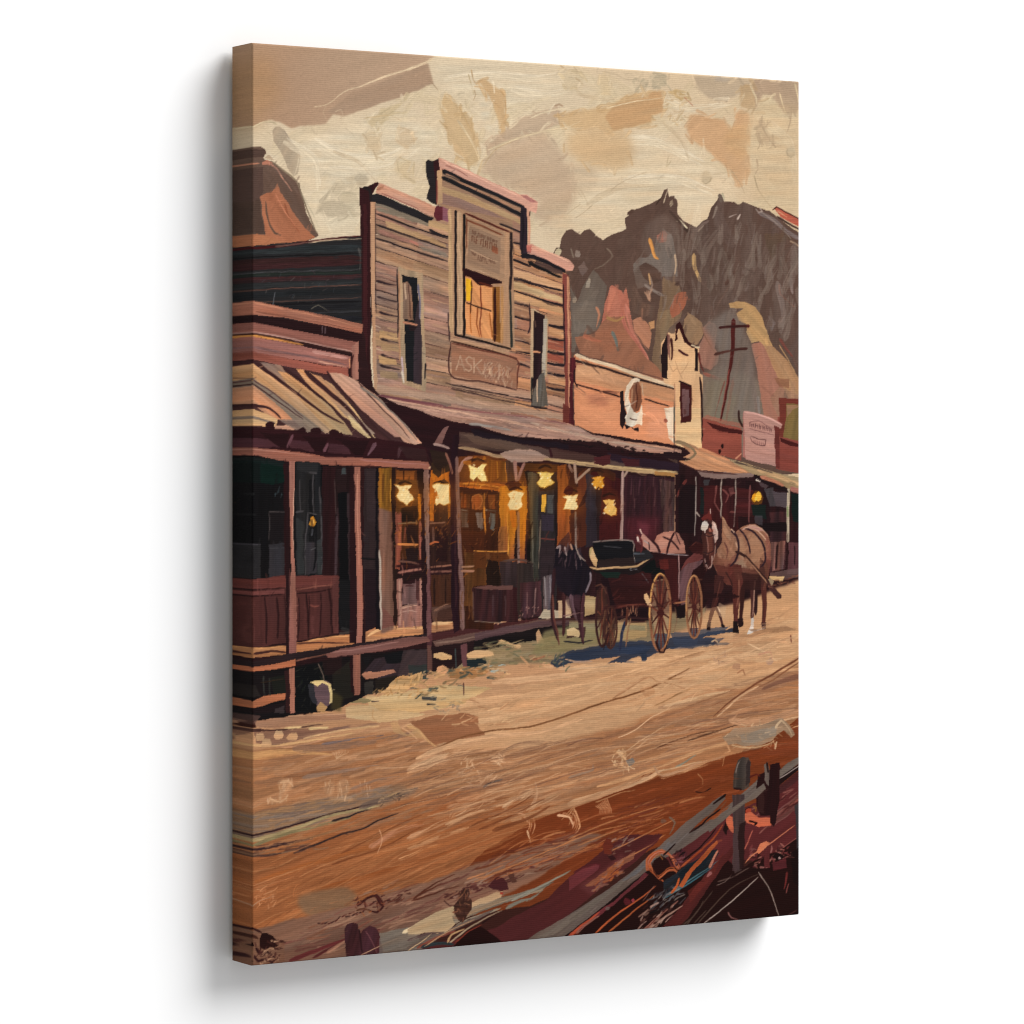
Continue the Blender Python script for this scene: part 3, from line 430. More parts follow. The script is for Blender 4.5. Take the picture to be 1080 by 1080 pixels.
# left interior
P('131216','240,481 272,481 300,487 372,492 372,612 240,612', ang=88, var=.2,wob=.5)
P('0a2420','275,486 300,489 300,508 288,512 275,510', wob=1); P('1a2426','266,482 300,487 300,492 266,488',a=.8); P('0d1f1e','250,486 276,486 276,510 252,508',a=.6)
P('2e1418','299,489 306,490 306,612 299,612', ang=88); P('231c20','284,540 300,540 300,575 286,575',a=.6); S('4a4446','284,541 284,570',1); S('4a4446','284,540 300,540',1.6,1,dry=.3)
P('34333a','284,574 300,573 300,608 284,609', ang=88); P('2a2a2e','264,575 275,574 275,610 240,612 240,580', ang=88); S('4b4a52','266,574 275,574',1.2); S('48474e','284,578 300,578',1)
S('2a2d30','252,520 268,521',5,4,a=.8); S('2a2d30','256,541 270,543',3,2,a=.6); SCAT('290,514 300,514 300,524 290,524',8,['3a4a52'],(2,4),(.6,1.4),60,av=40)
P('232428','312,486 338,488 340,612 312,612', ang=88, var=.2); P('2f3034','314,486 336,489 334,500 314,496',a=.8); P('16161a','326,506 332,506 332,612 326,612',a=.9)
for p,w in (('316,506 317,540',1.2),('330,500 330,520 331,542',1.5),('337,514 339,560 339,605',2),('325,540 322,575 322,606',1.6),('312,540 320,539',2),('326,541 334,543',1.6),('326,498 334,499',2)): S('4a484c',p,w,w,dry=.2)
P('37343a','323,572 336,572 334,604 322,606', ang=86); P('3a3d40','334,570 339,568 339,606 335,606'); P('333639','313,545 320,550 320,605 313,606', ang=88); S('15151a','333,548 333,590 330,602',2.4,2)
DOT('c88a2c',329.5,551,3.4,5.2); DOT('e8b85a',330,551,1.2,2.8); S('6b3f18','329,548 330,556',1)
S('5a5a5e','328,580 333,578',1); S('555860','329,558 329,565',2.6,1.6,a=.8)
P('2e171b','340,490 354,492 353,612 340,612', ang=88, var=.15); P('241619','354,490 372,492 374,670 354,612',ang=88); P('2c1d20','354,494 366,494 366,520 356,519', a=.8); P('0f0f13','357,520 367,519 368,560 368,665 358,664', ang=88); P('3a2d32','366,520 371,520 371,612 368,612',ang=88); S('4b3c3c','353,506 355,560',1.4,1); P('454d50','360,493 364,493 365,500 360,501'); S('4a3a40','355,545 354,610',3)
# wainscot of the left shop
P('55312f','240,612 266,611 300,607 357,607 358,636 357,668 312,676 266,684 240,686', ang=88, var=.1, L=30, W=3); P('693a35','266,611 300,608 356,607 354,616 312,620 266,621',ang=2,var=.1); P('734440','266,624 300,622 300,628 266,629',ang=2); S('2c1618','240,622 266,622 300,620',1.2); S('2c1618','240,629 266,629 300,627',1.4); S('8a5548','312,622 340,618 352,617',1.2); S('2c1618','313,626 335,624 350,621',1.2)
for x0,y0,x1,y1,w in ((279,630,281,679,2),(292,630,293,673,2.4),(323,625,325,673,1.8),(326,628,325,665,1),(338,625,337,670,1.6),(347,621,350,668,2.6),(315,630,314,675,1.5),(300,628,301,672,1)): S('331b1d',[(x0,y0),((x0+x1)/2+1,(y0+y1)/2),(x1,y1)],w,w,dry=.1)
S('8a5045','327,638 331,640 336,639',2,2,a=.8); S('6f4340','330,650 330,668',4,3,a=.5); S('6b403c','267,632 268,678',2,2,a=.6); P('3a2022','240,632 262,632 262,680 240,682',a=.7)
P('6a3f3b','351,608 357,608 357,668 351,668',ang=88,a=.7); P('1a1a1e','357,612 372,612 372,664 358,662'); S('3a3a3c','360,663 368,665',4,4,a=.7); S('5a5a54','358,668 370,667',3,2,a=.6)
# porch floor (left)
P('b07a50','240,686 266,685 300,681 304,682 304,690 266,694 240,692', ang=4, var=.15,wob=.5); S('4b2c28','268,690 285,687 302,688',3,2,dry=.2); S('d39a62','266,684 285,683 302,681',1.6,1)
P('b97f54','312,678 345,672 357,670 370,669 374,672 374,680 345,684 312,690', ang=6, var=.15, wob=.5); S('4a2a26','312,679 330,678 368,678',1.6,1.2,dry=.2); S('dba26a','325,676 350,672 368,671',2,1.5)
P('bb835a','386,666 400,660 440,660 470,656 500,654 540,652 560,655 500,665 450,674 386,680', ang=5, var=.18, wob=.6); S('e0b07c','388,671 400,664 430,662 452,662',3,3,dry=.3); S('e2b684','455,658 475,657 500,658',4,3,dry=.3); S('d2935e','392,670 420,670 450,668',2,1.4); S('cf9c74','486,660 510,657 545,655',4,2,dry=.3)
P('4e2a2b','386,680 400,674 440,670 480,663 520,658 560,653 590,648 598,650 560,658 520,664 480,672 450,676 400,684', ang=6, var=.12,wob=.5)
P('2c171b','301,487 306,487 306,690 302,690',ang=88,wob=.5); P('a06c5c','305,486 311,486 310.5,520 309,560 311,600 313,640 313,688 311,692 305,691 305,640 307,600 306,560 305,520', ang=88, var=.12, wob=.5, c2='8e5f58', g=(308,600,308,690)); S('d8a890','310.5,515 309,550 309.5,585',1,1,dry=.4); S('6d4440','305.5,600 305,640 305,680',1.4,1,a=.7)
P('2c161b','369,493 374,493 376,678 369,678',ang=88,wob=.5); P('a36c5b','374,492 380,492 380,540 382,600 383,640 382,680 376,680 377,640 376,600 374,540', ang=88, var=.12, wob=.5); S('c98f76','377,500 377,540 379,600',1.6,1,a=.7)
# interior of the main porch: glowing shop fronts
P('33282c','384,494 398,494 398,560 396,660 386,665 383,600', ang=88, var=.1); P('3c3034','386,496 396,496 396,550 387,550',a=.7); P('17121a','396,494 400,494 400,562 402,664 396,664',ang=88); P('241720','384,600 397,600 397,660 386,665',a=.8); S('171318','381,589 396,590',2)
P('8c5c1e','399,494 413,493 413,530 413,560 400,560', ang=88, var=.3, L=20, W=1.5); P('7d5a4a','399,535 413,540 414,600 416,664 402,668 400,600', ang=88, var=.2,soft=1); S('c08a2e','412,505 412,530',1.4,1); S('5e3a1a','404,500 404,530',2.5,1.5,a=.7); S('b9a99a','400,580 401,600 402,664',2.2,2,dry=.1); P('7a4a44','403,640 418,655 416,660 403,663',a=.6)
P('2a1a16','413,494 418,494 419,664 415,655',ang=88); P('4e2e18','417,495 440,496 444,540 444,590 418,590', ang=88, var=.25); P('8c5020','418,496 438,497 437,506 418,505',a=.9,var=.25); S('3a2010','426,496 426,508',1.5); P('5b3c1c','418,506 442,506 443,545 438,548 418,540',a=.8,var=.3); P('c8761c','441,520 444,520 444,546 441,548'); P('8a4e3c','417,540 424,540 422,600 417,600',ang=88,var=.15)
P('231812','424,535 440,533 441,550 424,550'); P('2f1c18','428,554 441,553 441,574 430,574',ang=88); P('2b1c1c','428,578 441,577 442,592 430,592'); S('8a6a48','420,552 440,551',1.6,1.2,dry=.3); S('d88a4a','419,574 430,574 441,574',2.4,2,dry=.3); S('a8603c','422,556 421,572',3,2); S('9a5a48','443,550 443,590',2.6,2); S('8a4a3a','428,556 426,572',2,1.4,a=.7); S('6f4c40','420,592 434,593 442,595',2.4,2,dry=.3); S('3a1c1c','418,597 445,597',2.4); S('a06c5c','420,604 430,602 446,600',3,2.6,dry=.15); P('2a1a1a','418,607 446,604 446,612 440,610 424,614')
P('93685c','418,611 424,610 424,640 440,638 442,612 446,608 448,660 420,662 418,630', ang=88, var=.12, wob=.5); P('6f5452','425,616 438,615 440,638 424,638', ang=88, var=.15,wob=.5); S('b58a78','421,612 422,645 422,660',2.4,2); S('b08070','443,610 444,636',3,2.4); S('c09680','424,641 432,639 441,637',2.6,1.8,dry=.2); P('5a3838','438,612 442,612 443,638 440,638'); S('4d2f30','428,618 432,617 436,618',1.6); S('b59080','424,645 432,644 440,645',1)
P('221410','440,496 447,496 447,520 445,524 440,512'); 
P('b5641a','454,496 474,496 475,545 472,550 453,550', ang=88, var=.25); P('d07a1c','453,500 460,498 458,510',a=.7); P('3b2a1c','454,486 474,490 474,497 466,500 462,504 456,499',wob=.7); P('3f2a1c','459,510 468,505 474,509 474,514 458,513'); P('38241a','458,532 472,530 473,552 458,550',ang=88,var=.4); P('c07020','454,520 457,520 457,548 453,548')
P('3a2420','453,552 475,550 476,596 454,600', ang=88, var=.3); S('8a6250','453,552 470,551',1.6,1.2,dry=.4); P('2a1618','460,555 472,555 472,592 460,592',a=.8); S('6e4e44','457,556 457,572',2,2); S('b5643a','453,574 458,572 463,572',2.6,1.4,dry=.2); SCAT('460,555 474,555 474,580 460,580',26,['6d4426','8a5a34','52301c'],(1,3),(.6,1.2),80,av=30); S('9a6a54','454,598 465,597 478,596',1.6); S('80564a','454,603 478,602',2.6,2.4,dry=.2)
P('4c2e20','454,606 478,605 480,640 455,642', ang=88, var=.15); S('2c1a16','458,610 458,638',2); S('2c1a16','470,610 470,636',1.6); P('60443a','455,640 478,637 480,652 456,656',ang=10); S('8a6450','458,644 470,638 478,637',2.4,2,dry=.3); P('4a3028','462,644 478,640 478,654 460,656',a=.8)
# centre bay glow
P('67381a','484,482 500,480 530,482 545,490 560,500 560,515 484,512', ang=88, var=.2); P('7d4a18','513,484 533,486 536,508 513,508', ang=88, var=.3); P('533018','485,488 500,484 513,486 513,508 485,508',a=.7); S('b5701e','510,482 512,484',3,2,a=.7); S('a2601c','500,483 512,484',3,2,dry=.4); S('a86c20','524,486 525,506',1); S('b8742a','533,488 534,508',1.2)
P('4a3328','533,485 545,486 547,505 541,508 535,508',ang=88,var=.2); P('a75a1c','485,509 500,508 520,509 535,511 536,520 520,517 500,515 485,513', ang=-4, var=.35, L=12, W=1); S('e39a3c','487,510 510,511 530,515',1.2,.8,dry=.3); S('eaa448','506,515 507,512 512,511',1); P('2b1612','484,515 500,516 526,519 526,526 484,524',a=.95)
P('3f2114','484,520 526,521 527,600 520,664 484,664', ang=88, var=.2); P('6d3a1a','486,521 496,522 496,536 486,536',ang=88,var=.4); P('7d4520','498,522 510,522 510,537 498,537',ang=88,var=.4); S('a86432','498,524 505,521 509,528 505,536 498,534 498,524',1.4,1); P('6d3c1c','515,522 523,522 522,537 516,537',ang=88,var=.5); S('d88a30','511,534 511,550 512,562',2.2,1.6,dry=.2); S('8f5a24','511,520 511,535',1.6)
P('54443e','486,540 494,541 494,556 487,557',ang=88,var=.3); P('5c5250','502,540 509,540 509,558 504,556',ang=88,var=.3); P('5f6568','517,541 522,542 521,560 517,558 515,548',ang=85,var=.35); S('7d7064','512,538 523,539',1.8,1.6,dry=.3); S('6d6058','486,538 494,539',1.8,1.6,dry=.3); P('2a1a18','514,536 524,537 524,540 514,540',a=.5); S('241512','526,520 526,580',2.4,2); S('2e1a14','511,562 511,600',1.4)
P('5d2f16','484,560 512,560 512,600 484,600',a=.4); SCAT('486,560 525,560 525,600 486,600',26,['6d3c1c','55301c','7d4a28'],(1,3),(.6,1.4),60,av=40,a=.7)
P('cf8520','527,513 536,511 537,545 536,560 527,560', ang=88, var=.2,c2='96582a',g=(530,530,530,585)); P('8f582f','526,555 536,555 536,582 526,582', ang=88, var=.2); S('e3a03c','535,540 536,570 536,600',1.2,1); S('d39040','500,581 520,582 536,581',1.4,1.2,dry=.2); P('5b3418','500,583 536,583 536,600 500,600',ang=88)
P('5d3a1c','490,583 500,583 500,600 520,600 535,600 535,618 500,618 500,640 490,640',ang=88,var=.25); P('6d4424','512,584 516,584 516,618 513,618',a=.8); P('19100f','513,590 526,592 528,618 513,618',a=.8)
P('c47a1a','536,514 555,513 556,540 554,560 553,600 537,600', ang=88, var=.22, c2='7a4530', g=(545,560,545,600)); P('dc8a18','548,512 554,516 553,545 548,560',a=.7,ang=88); P('cc6d10','537,538 544,538 544,556 540,556',wob=.4); P('241412','544,536 547,536 547,600 542,600 543,562 545,556',ang=88); P('7b4630','536,590 556,590 556,622 536,620',ang=88,var=.2,a=.8); S('c8702c','538,592 542,591 547,600',2,1.4,a=.6)
P('1b1412','553,497 561,497 563,520 560,560 562,620 555,620 556,560 557,520', ang=88, var=.3); P('46443a','556,498 562,498 564,560 563,620 559,620 560,560',ang=88,var=.3); P('3c3d38','562,499 568,500 569,550 568,610 563,620',ang=88,var=.3); S('6a655a','561,550 562,580 562,600',1.2,1)
P('1f1a18','566,499 586,500 586,520 568,516',ang=88); P('2f2a2e','568,518 586,516 588,600 586,665 568,665',ang=88,var=.15); P('e3ac3c','571,522 576,521 576,540 571,540',wob=.3,ang=88,var=.25); P('4d4e50','577,522 584,522 583,542 577,541',ang=88,var=.2); P('3d3444','571,542 584,543 584,560 571,560',ang=88,a=.8); S('6a3a34','570,568 580,569 587,569',1.6,1.4); P('352a30','570,572 586,572 588,610 570,612',a=.9); S('7a6a5a','570,548 569,575 568,600',1.4,1); P('221a1e','584,500 588,500 590,600 586,600')
P('553213','553,488 590,490 588,498 553,496',ang=0,a=.9); P('8d4c1c','588,492 598,490 602,520 602,582 588,580', ang=88, var=.2,c2='9c5224',g=(595,520,595,560)); P('4d2815','597,492 608,492 608,520 602,540 600,520',a=.8); P('7b3f20','606,540 618,520 618,492 610,500',ang=88,a=.7); P('542c1c','600,545 618,530 618,575 602,580',ang=88,a=.9)
P('332b35','618,495 628,498 630,540 630,575 618,578', ang=88, var=.15); P('2a1c20','628,495 640,500 640,575 630,575',ang=88); P('3f3a46','622,530 628,528 628,540 622,540',a=.5,soft=2)
P('41181a','636,498 655,505 655,572 632,575', ang=88, var=.2); P('4f2118','640,512 652,518 652,530 642,526',a=.7,ang=60); P('4a1b1c','632,545 655,545 655,575 632,575',a=.7); P('4a2a16','600,492 640,494 650,500 648,508 636,502 600,498',a=.7)
P('3a2028','658,500 712,505 712,560 690,580 658,570', ang=88, var=.3, L=30, W=2); P('4b3634','695,505 712,508 712,562 700,562',ang=88,var=.3); SCAT('662,505 710,508 710,555 662,560',40,['5a3a40','4a2428','2b181e','6a4a48'],(8,26),(.8,2),88,av=4,a=.5); P('5a222c','660,545 695,545 692,575 660,572',a=.6,soft=4); P('7a3a44','672,550 685,552 686,563 676,565',a=.6,soft=3)
# ---- long awning of the main building
P('54403a','484,455 520,462 600,478 715,484 715,502 640,494 600,489 540,478 484,470', ang=-5, var=.15); P('6d5648','487,458 540,464 560,474 540,476 500,468',a=.7,ang=-8); P('4f3733','580,472 640,482 640,490 600,488 580,484',a=.8,ang=-8)
P('2d161c','404,424 440,432 470,442 500,445 540,455 600,468 650,474 700,482 716,490 716,497 680,492 640,484 600,474 560,466 520,462 485,454 484,470 470,486 455,488 448,470 430,450', ang=-10, var=.12,wob=.7)
P('251a26','495,452 540,460 600,468 600,474 540,466 500,460',a=.9,ang=-8); P('2f2030','640,478 716,489 716,497 680,493 645,486',a=.9)
P('a98473','396,416 410,419 440,424 500,432 560,440 600,446 625,458 660,465 718,474 718,480 690,478 660,474 630,466 600,464 570,462 540,460 500,448 480,444 465,441 440,432 420,426', ang=-9, var=.2, L=24, W=1.3, wob=1)
S('cfa68c','410,421 440,426 500,438 560,449 600,457',3,2,dry=.45); S('c49a86','440,430 480,438 530,446',3,2,dry=.5); S('8a5a56','410,419 440,425 480,431 540,438 598,447',2,1.4,dry=.4); S('7a4a50','400,417 430,422 470,428',3,1.5,dry=.2); S('b89c88','560,446 600,456 640,465 700,473',3,2.5,dry=.4); S('c4967a','660,466 700,472 716,476',2,1.6,dry=.2)
S('9a9088','495,447 520,450 540,454',3,1.6,dry=.3); SCAT('420,426 600,452 640,466 540,458 440,432', 60, ['c39c86','8f6c62','b8917c','a37c6e'], (5,18), (.8,1.8), -10, av=4, a=.7)
SCAT('590,460 640,466 700,478 690,484 640,474 590,466', 30, ['1e1216','3a2424'], (2,7), (1.5,3), -14, av=20, a=.9); S('211218','500,452 540,461 590,467 620,470',2,2,dry=.3)
# fluffy pale beam
S('a98a68','484,472 500,474 520,480 540,482 560,482 575,484',3.5,4,dry=.3); P('a88978','527,478 545,474 560,474 575,480 584,485 560,487 540,487 530,482', ang=-4,var=.12); S('b3966e','575,484 600,487 640,492 680,497 714,500',3.6,5,dry=.15); S('c4a878','640,491 680,495 714,498',2,1.6); P('ab7f4a','690,497 714,499 714,503 690,501'); S('3a1c22','580,474 582,482',2.4,3); P('4f2428','626,482 644,480 644,489 636,491 627,489'); P('4a2228','655,483 675,484 674,491 660,492')
# rafter brace left of post
P('7d5a54','470,450 474,449 466,468 457,467'); S('a88a80','457,468 466,470 474,473',3,2.4,dry=.1); P('30221c','453,474 472,478 472,490 465,498 458,492',wob=.8)
# posts
P('2b1620','478,458 484,458 482,500 481,560 484,640 485,665 479,668 476,640 476,560 474,500', ang=88, var=.15,wob=.6)
S('7d5e58','482,482 483,520 484,560 486,600 488,664',3.6,5,dry=.1,taper=.02); S('4a2c30','480,500 480,560 481,640',1.6,2,a=.6)
S('8a5c4c','470,478 474,488 477,500',2.6,2.4,dry=.1); S('a0766a','484,498 488,488 492,484 498,482',3.6,3,dry=.1)
P('7c5f58','447,495 452,495 452,540 453,600 455,668 449,672 448,600 447,540', ang=88, var=.15,wob=.5); P('2b181c','444,540 447,540 450,600 450,670 446,670 444,600'); S('9a7c74','452,500 452,560',1,.8); P('6a4248','450,600 454,600 456,705 450,708',a=.6,ang=88)
S('8a6c60','546.5,540 547,580 548,654',2.4,2.8,dry=.1,taper=.02); P('3a1c20','541,600 546,600 546,656 541,656',ang=88); S('9a7266','543,486 544,500 545,508',4,3,dry=.1,taper=.05); S('93695e','553,488 549,498 546,507',3.4,3,dry=.1)
S('9d806e','606,489 607,500 608,510',3,3,dry=.1,taper=.05); S('94705e','600,490 604,498',2.6); S('a0826c','622,494 614,502 607,508',3,2.6,dry=.15); S('857066','607,540 607,560 608,582',2,2.2,dry=.1,taper=.02)
S('a88a80','657,497 656.5,520 656,545 655,575',3,3.4,dry=.15,taper=.03); S('a58a7a','662,497 658,503',2.6); S('b08466','713,500 713,530 712,562',2.4,2.6,dry=.1,taper=.02)
SCAT('414,495 655,500 655,600 580,660 414,662', 520, None, (3,13), (.8,2.4), 88, av=10, a=.6, jit=.16)
SCAT('245,485 375,492 375,668 245,684', 160, None, (5,18), (1,3), 88, av=6, a=.5, jit=.1)
SCAT('414,500 560,500 560,610 414,610', 110, ['8a4a18','b5661c','5a3014','2a1610','a0682c','6b4a30'], (2,8), (.7,1.6), 80, av=30, a=.55)
SCAT('660,500 843,512 843,600 660,610', 160, None, (3,14), (.8,2.4), 86, av=12, a=.6, jit=.16)
# lamps
def LAMP(p, c='ecd092', c2='cf8f3c', halo=.5, r=15):
    q = pts(p); x = sum(v[0] for v in q)/len(q); y = sum(v[1] for v in q)/len(q)
    P('c8741c', [(x+r*math.cos(k*.7), y+r*1.1*math.sin(k*.7)) for k in range(9)], soft=8, a=halo*.6)
    S('2a1810',[(x-7,y-11),(x,y-14),(x+7,y-11)],3,2,dry=.3,a=.7)
    P(c2, [(x+(u-x)*1.13, y+(v-y)*1.1) for u, v in q], wob=1.6, a=.9)
    P(c, q, wob=1.3, var=.08, ang=60, W=1)
    for _ in range(8): DOT(['faeabc','dca058','f6dfa8','e0b070'][RNG.randint(4)], x+RNG.uniform(-6,6), y+RNG.uniform(-7,7), 1.1, a=.7)
P('a8601c','420,508 480,500 500,484 560,500 560,560 500,560 440,560',soft=14,a=.22)
P('b8701c','528,510 560,510 560,570 530,570',soft=10,a=.3)
LAMP('417,512 434,512 433,514.5 430,516 431,519 434,522 436,525 436,528 432,530 429,532.5 425,529 421,527 419,524 421,520 422,517 420,514')
LAMP('457,513 462,511 473,511 473,518 473,530 468,532 464,530 461,533 459,530 461,524 461,519 458,515')
LAMP('494,489 498,492 503,493 508,489 513,490 510,495 512,501 513,506 508,507 503,502 500,507 496,504 496,497 494,492', 'eed68c')
LAMP('535,521 541,518 549,520 552,521 549,526 550,532 550,535 546,538 538,538 536,533 538,527')
LAMP('566,499 575,498 584,499 582,501 580,504 584,509 580,512 574,514 569,512 566,508 570,504 569,501', 'e8c468', 'b8862c')
LAMP('594,524 600,523 604,524 610,522 608,526 606,530 609,535 608,538 603,538 599,537 595,537 596,531 598,527', 'ecd396')
LAMP('624,505 629,503 637,504 635,507 637,512 635,515 631,514 629,516 626,513 624,510 627,507', 'd99a30', '96540f', .4, 11)
LAMP('636,528 642,527 648,529 647,532 651,537 650,542 645,544 639,541 637,537 640,533 637,530', 'e3b45e', '9c5a1c', .4, 12)
DOT('a8611c',493,488,5,3,a=.8); DOT('3a1a14',541,512,8,5,a=.6); DOT('4a1c18',627,500,4,3); DOT('4a1c14',600,518,5,5,a=.8)
# barrels, crates on the porch
P('3f3032','527,592 545,592 545,620 528,620', ang=88, var=.25); P('352a28','545,594 562,594 564,650 546,652',ang=88,var=.3); S('5a4640','530,592 545,590 562,593',2.4,2,dry=.4); P('472c30','548,615 570,612 572,650 550,652',ang=88,var=.35); S('7d5a58','556,625 556,648',1); S('8a6a64','565,620 563,648',1.6,1,dry=.3); SCAT('548,640 570,640 570,652 548,652',24,['8a5a54','6b4448','b08a78'],(1,3),(.6,1.2),80,av=30)
P('3a2226','498,620 512,617 541,618 542,656 530,656 500,656', ang=88, var=.3, L=20, W=1.2); P('6d4c46','500,620 515,617 541,618 540,622 512,622',ang=0,a=.9); S('6a5048','499,624 499,654',1); S('5b474c','520,628 520,650',2,1,a=.6); S('594448','533,628 533,650',2,1,a=.6); S('857060','500,655 515,656 530,657',1,.8)
SCAT('486,605 500,605 500,650 486,650',12,['5a3820','6d4628'],(10,20),(1,2),88,av=3,a=.6); S('a97c5e','487,598 500,597',1.8); S('a8785e','487,602 500,602',3,2.4,dry=.2)
P('5d5256','572,608 582,606 583,645 574,646',ang=88,var=.4); S('8f8484','574,608 576,640',1.6,1); S('84787a','580,608 581,640',1.6,1); P('c5b59a','569,650 574,643 600,645 602,652 568,652',a=.9,wob=1.2)
# right storefront under awnings
P('2b1519','712,500 845,512 845,620 800,632 712,640', ang=88, var=.25); P('401a1c','739,512 775,512 780,560 770,600 745,600',ang=88,var=.2); P('4a1f20','740,515 752,515 752,545 742,550',a=.8); P('1c2224','738,513 742,514 742,542 738,542'); P('42444a','742,506 749,506 748,512 743,512',a=.8)
S('6d3530','724,506 718,514 714,524',3,2,dry=.1); P('1d1015','716,510 734,512 734,562 716,562',ang=88,a=.8)
for p in ('756,512 754,530 760,540','762,516 768,522 765,530','770,520 786,521','778,532 788,532','770,540 786,541'): S('7a4642',p,2.2,1.4,dry=.4)
P('4a2022','776,514 795,517 795,545 776,545',ang=0,var=.3); P('7a4a48','768,515 774,513 774,520 770,524',a=.7)
S('988c84','734,503 733.5,530 733,565',1.3,1.1,dry=.25,taper=.02); S('a89a8c','761,505 760,520 761,532 760,546',1.5,1.2,dry=.2); S('a09286','776,505 776,525 775,540 774,556',1.4,1.1,dry=.2); S('7a4a48','791,512 790,540 790,552',2,1.5); S('a8988c','734,540 738,545',2,1)
DOT('8a5a10',799,525,6,7.5,a=.6); DOT('d99a20',796,525,3,4.4); DOT('eab83c',800,524,3.2,4.8); DOT('f0cc50',797.5,526,1.6,2)
P('182422','792,532 808,532 808,548 794,544'); P('49444a','806,516 816,514 818,534 812,534',ang=80); P('554a50','815,518 830,520 830,536 818,534',ang=0); P('57494c','800,508 812,512 808,516 802,513',a=.8); P('12201f','834,520 845,522 845,552 836,550'); P('40262a','812,540 830,540 828,600 812,604',ang=88,var=.3); P('1c1014','800,552 830,550 830,560 800,560'); P('474248','796,544 804,544 804,554 797,552',a=.8)
P('5b3a40','832,572 845,573 845,604 830,606',ang=88,var=.15); S('2c1a1e','838,576 838,596',1.4); P('70504c','812,572 828,570 826,600 814,602',ang=88,var=.4); S('2a1618','820,574 818,600',2); S('b8a890','832,514 831,540 831,572',3,2.4,dry=.15,taper=.02); S('8d9a6a','831,534 831,545',1.6)
P('6d5552','812,604 845,598 845,610 812,614',ang=4,a=.8); S('2a1418','812,615 845,610',3,3)
# awnings right
P('b58663','712,464 728,468 745,476 765,484 782,491 796,499 775,500 755,497 735,496 722,490 714,485 728,478 722,472', ang=-18, var=.16, wob=.6); S('d99e72','728,473 745,482 765,490 788,498',5,2,dry=.3); S('cf9068','738,473 755,480 770,486',4,2,dry=.3); S('8a7458','712,466 722,468 734,478 722,486',4,2,dry=.3); P('2a181e','700,477 724,477 718,481 728,484 716,486 700,483',wob=1)
P('826a62','734,496 755,498 775,499 796,499 794,503 760,505 740,503', ang=0,var=.1); S('4a2c2c','716,488 735,496 755,499 778,500',1.2,1,dry=.1)
P('a8906c','768,484 785,488 805,495 825,500 845,504 845,522 825,512 805,505 790,498', ang=-14, var=.18, wob=.6); S('c9a478','800,496 825,504 845,512',5,4,dry=.3); S('5b4c44','775,487 795,493 815,499',2,1,dry=.2); P('211318','795,500 805,503 828,513 832,520 815,514 796,506'); S('b5785c','802,503 815,507 826,512',4,3,dry=.4); S('c9beb0','797,506 802,508',2.4,1.6); P('a86c5e','834,513 845,516 845,521 834,518')
# ---- ground
def gang(x, y):
    t = min(1, max(0, (y-700)/230)); return 5+t*19
P('c2946c','240,770 266,768 330,752 360,738 400,726 450,708 500,698 560,682 600,668 700,655 760,648 845,612 845,760 600,900 240,900', ang=6, var=.07, L=50, W=2.5)
P('8d7a5c','430,705 470,690 500,684 545,664 600,655 690,650 745,640 745,650 690,680 600,700 540,700 480,712', ang=4, var=.14, soft=2)
P('c89c72','745,645 790,632 845,610 845,720 700,770 540,790 420,800 430,760 520,735 620,705 700,690', ang=8, var=.07, L=40, W=3, soft=2)
P('a8764f','240,795 266,792 330,782 430,770 470,790 560,790 640,770 700,750 760,735 845,700 845,775 700,820 600,860 540,880 400,960 240,1024', ang=14, var=.1, L=60, W=2.5, soft=2)
P('9b6038','240,905 300,895 400,850 480,835 560,845 600,850 560,900 470,930 380,960 300,990 240,1000', ang=18, var=.08, L=60, W=3, soft=5)
P('7a3c1b','510,898 535,882 560,868 600,852 640,838 660,832 676,820 682,812 700,822 730,812 765,797 800,790 845,755 845,840 790,850 740,870 690,895 640,920 560,955 500,965 440,985 470,940', ang=18, var=.08, L=60, W=3)
P('86452a','845,755 830,775 800,795 845,800',a=.5)
SCAT('270,795 430,770 560,790 700,750 840,705 840,750 700,810 560,860 400,870 270,880', 420, ['b3835c','9c6c4a','b98a64','8f6a50','a67450','c39670','9a7458'], (20,90), (1.2,5), gang, av=3, a=.5, dry=.4)
SCAT('270,880 420,850 520,850 560,870 480,930 380,960 270,990', 200, ['9f6238','a96a3e','8f5833','a5683f','b47648'], (30,90), (1,5), gang, av=3, a=.45, dry=.4)
SCAT('540,895 640,850 760,810 840,770 840,800 700,880 560,945 480,960', 130, ['843f1c','733618','8f4a26','9a5230'], (20,70), (1,4), gang, av=3, a=.5, dry=.4)
SCAT('440,760 600,700 700,690 843,640 843,700 700,740 560,775', 170, ['cfa67c','bf9068','d6ae84','c59a70'], (20,70), (1.5,5), lambda x,y: 9, av=5, a=.4, dry=.4)
SCAT('266,775 430,755 600,700 843,640 843,800 700,880 560,930 266,990', 420, None, (14,60), (1.5,6), gang, av=4, a=.5, dry=.35, jit=.05)
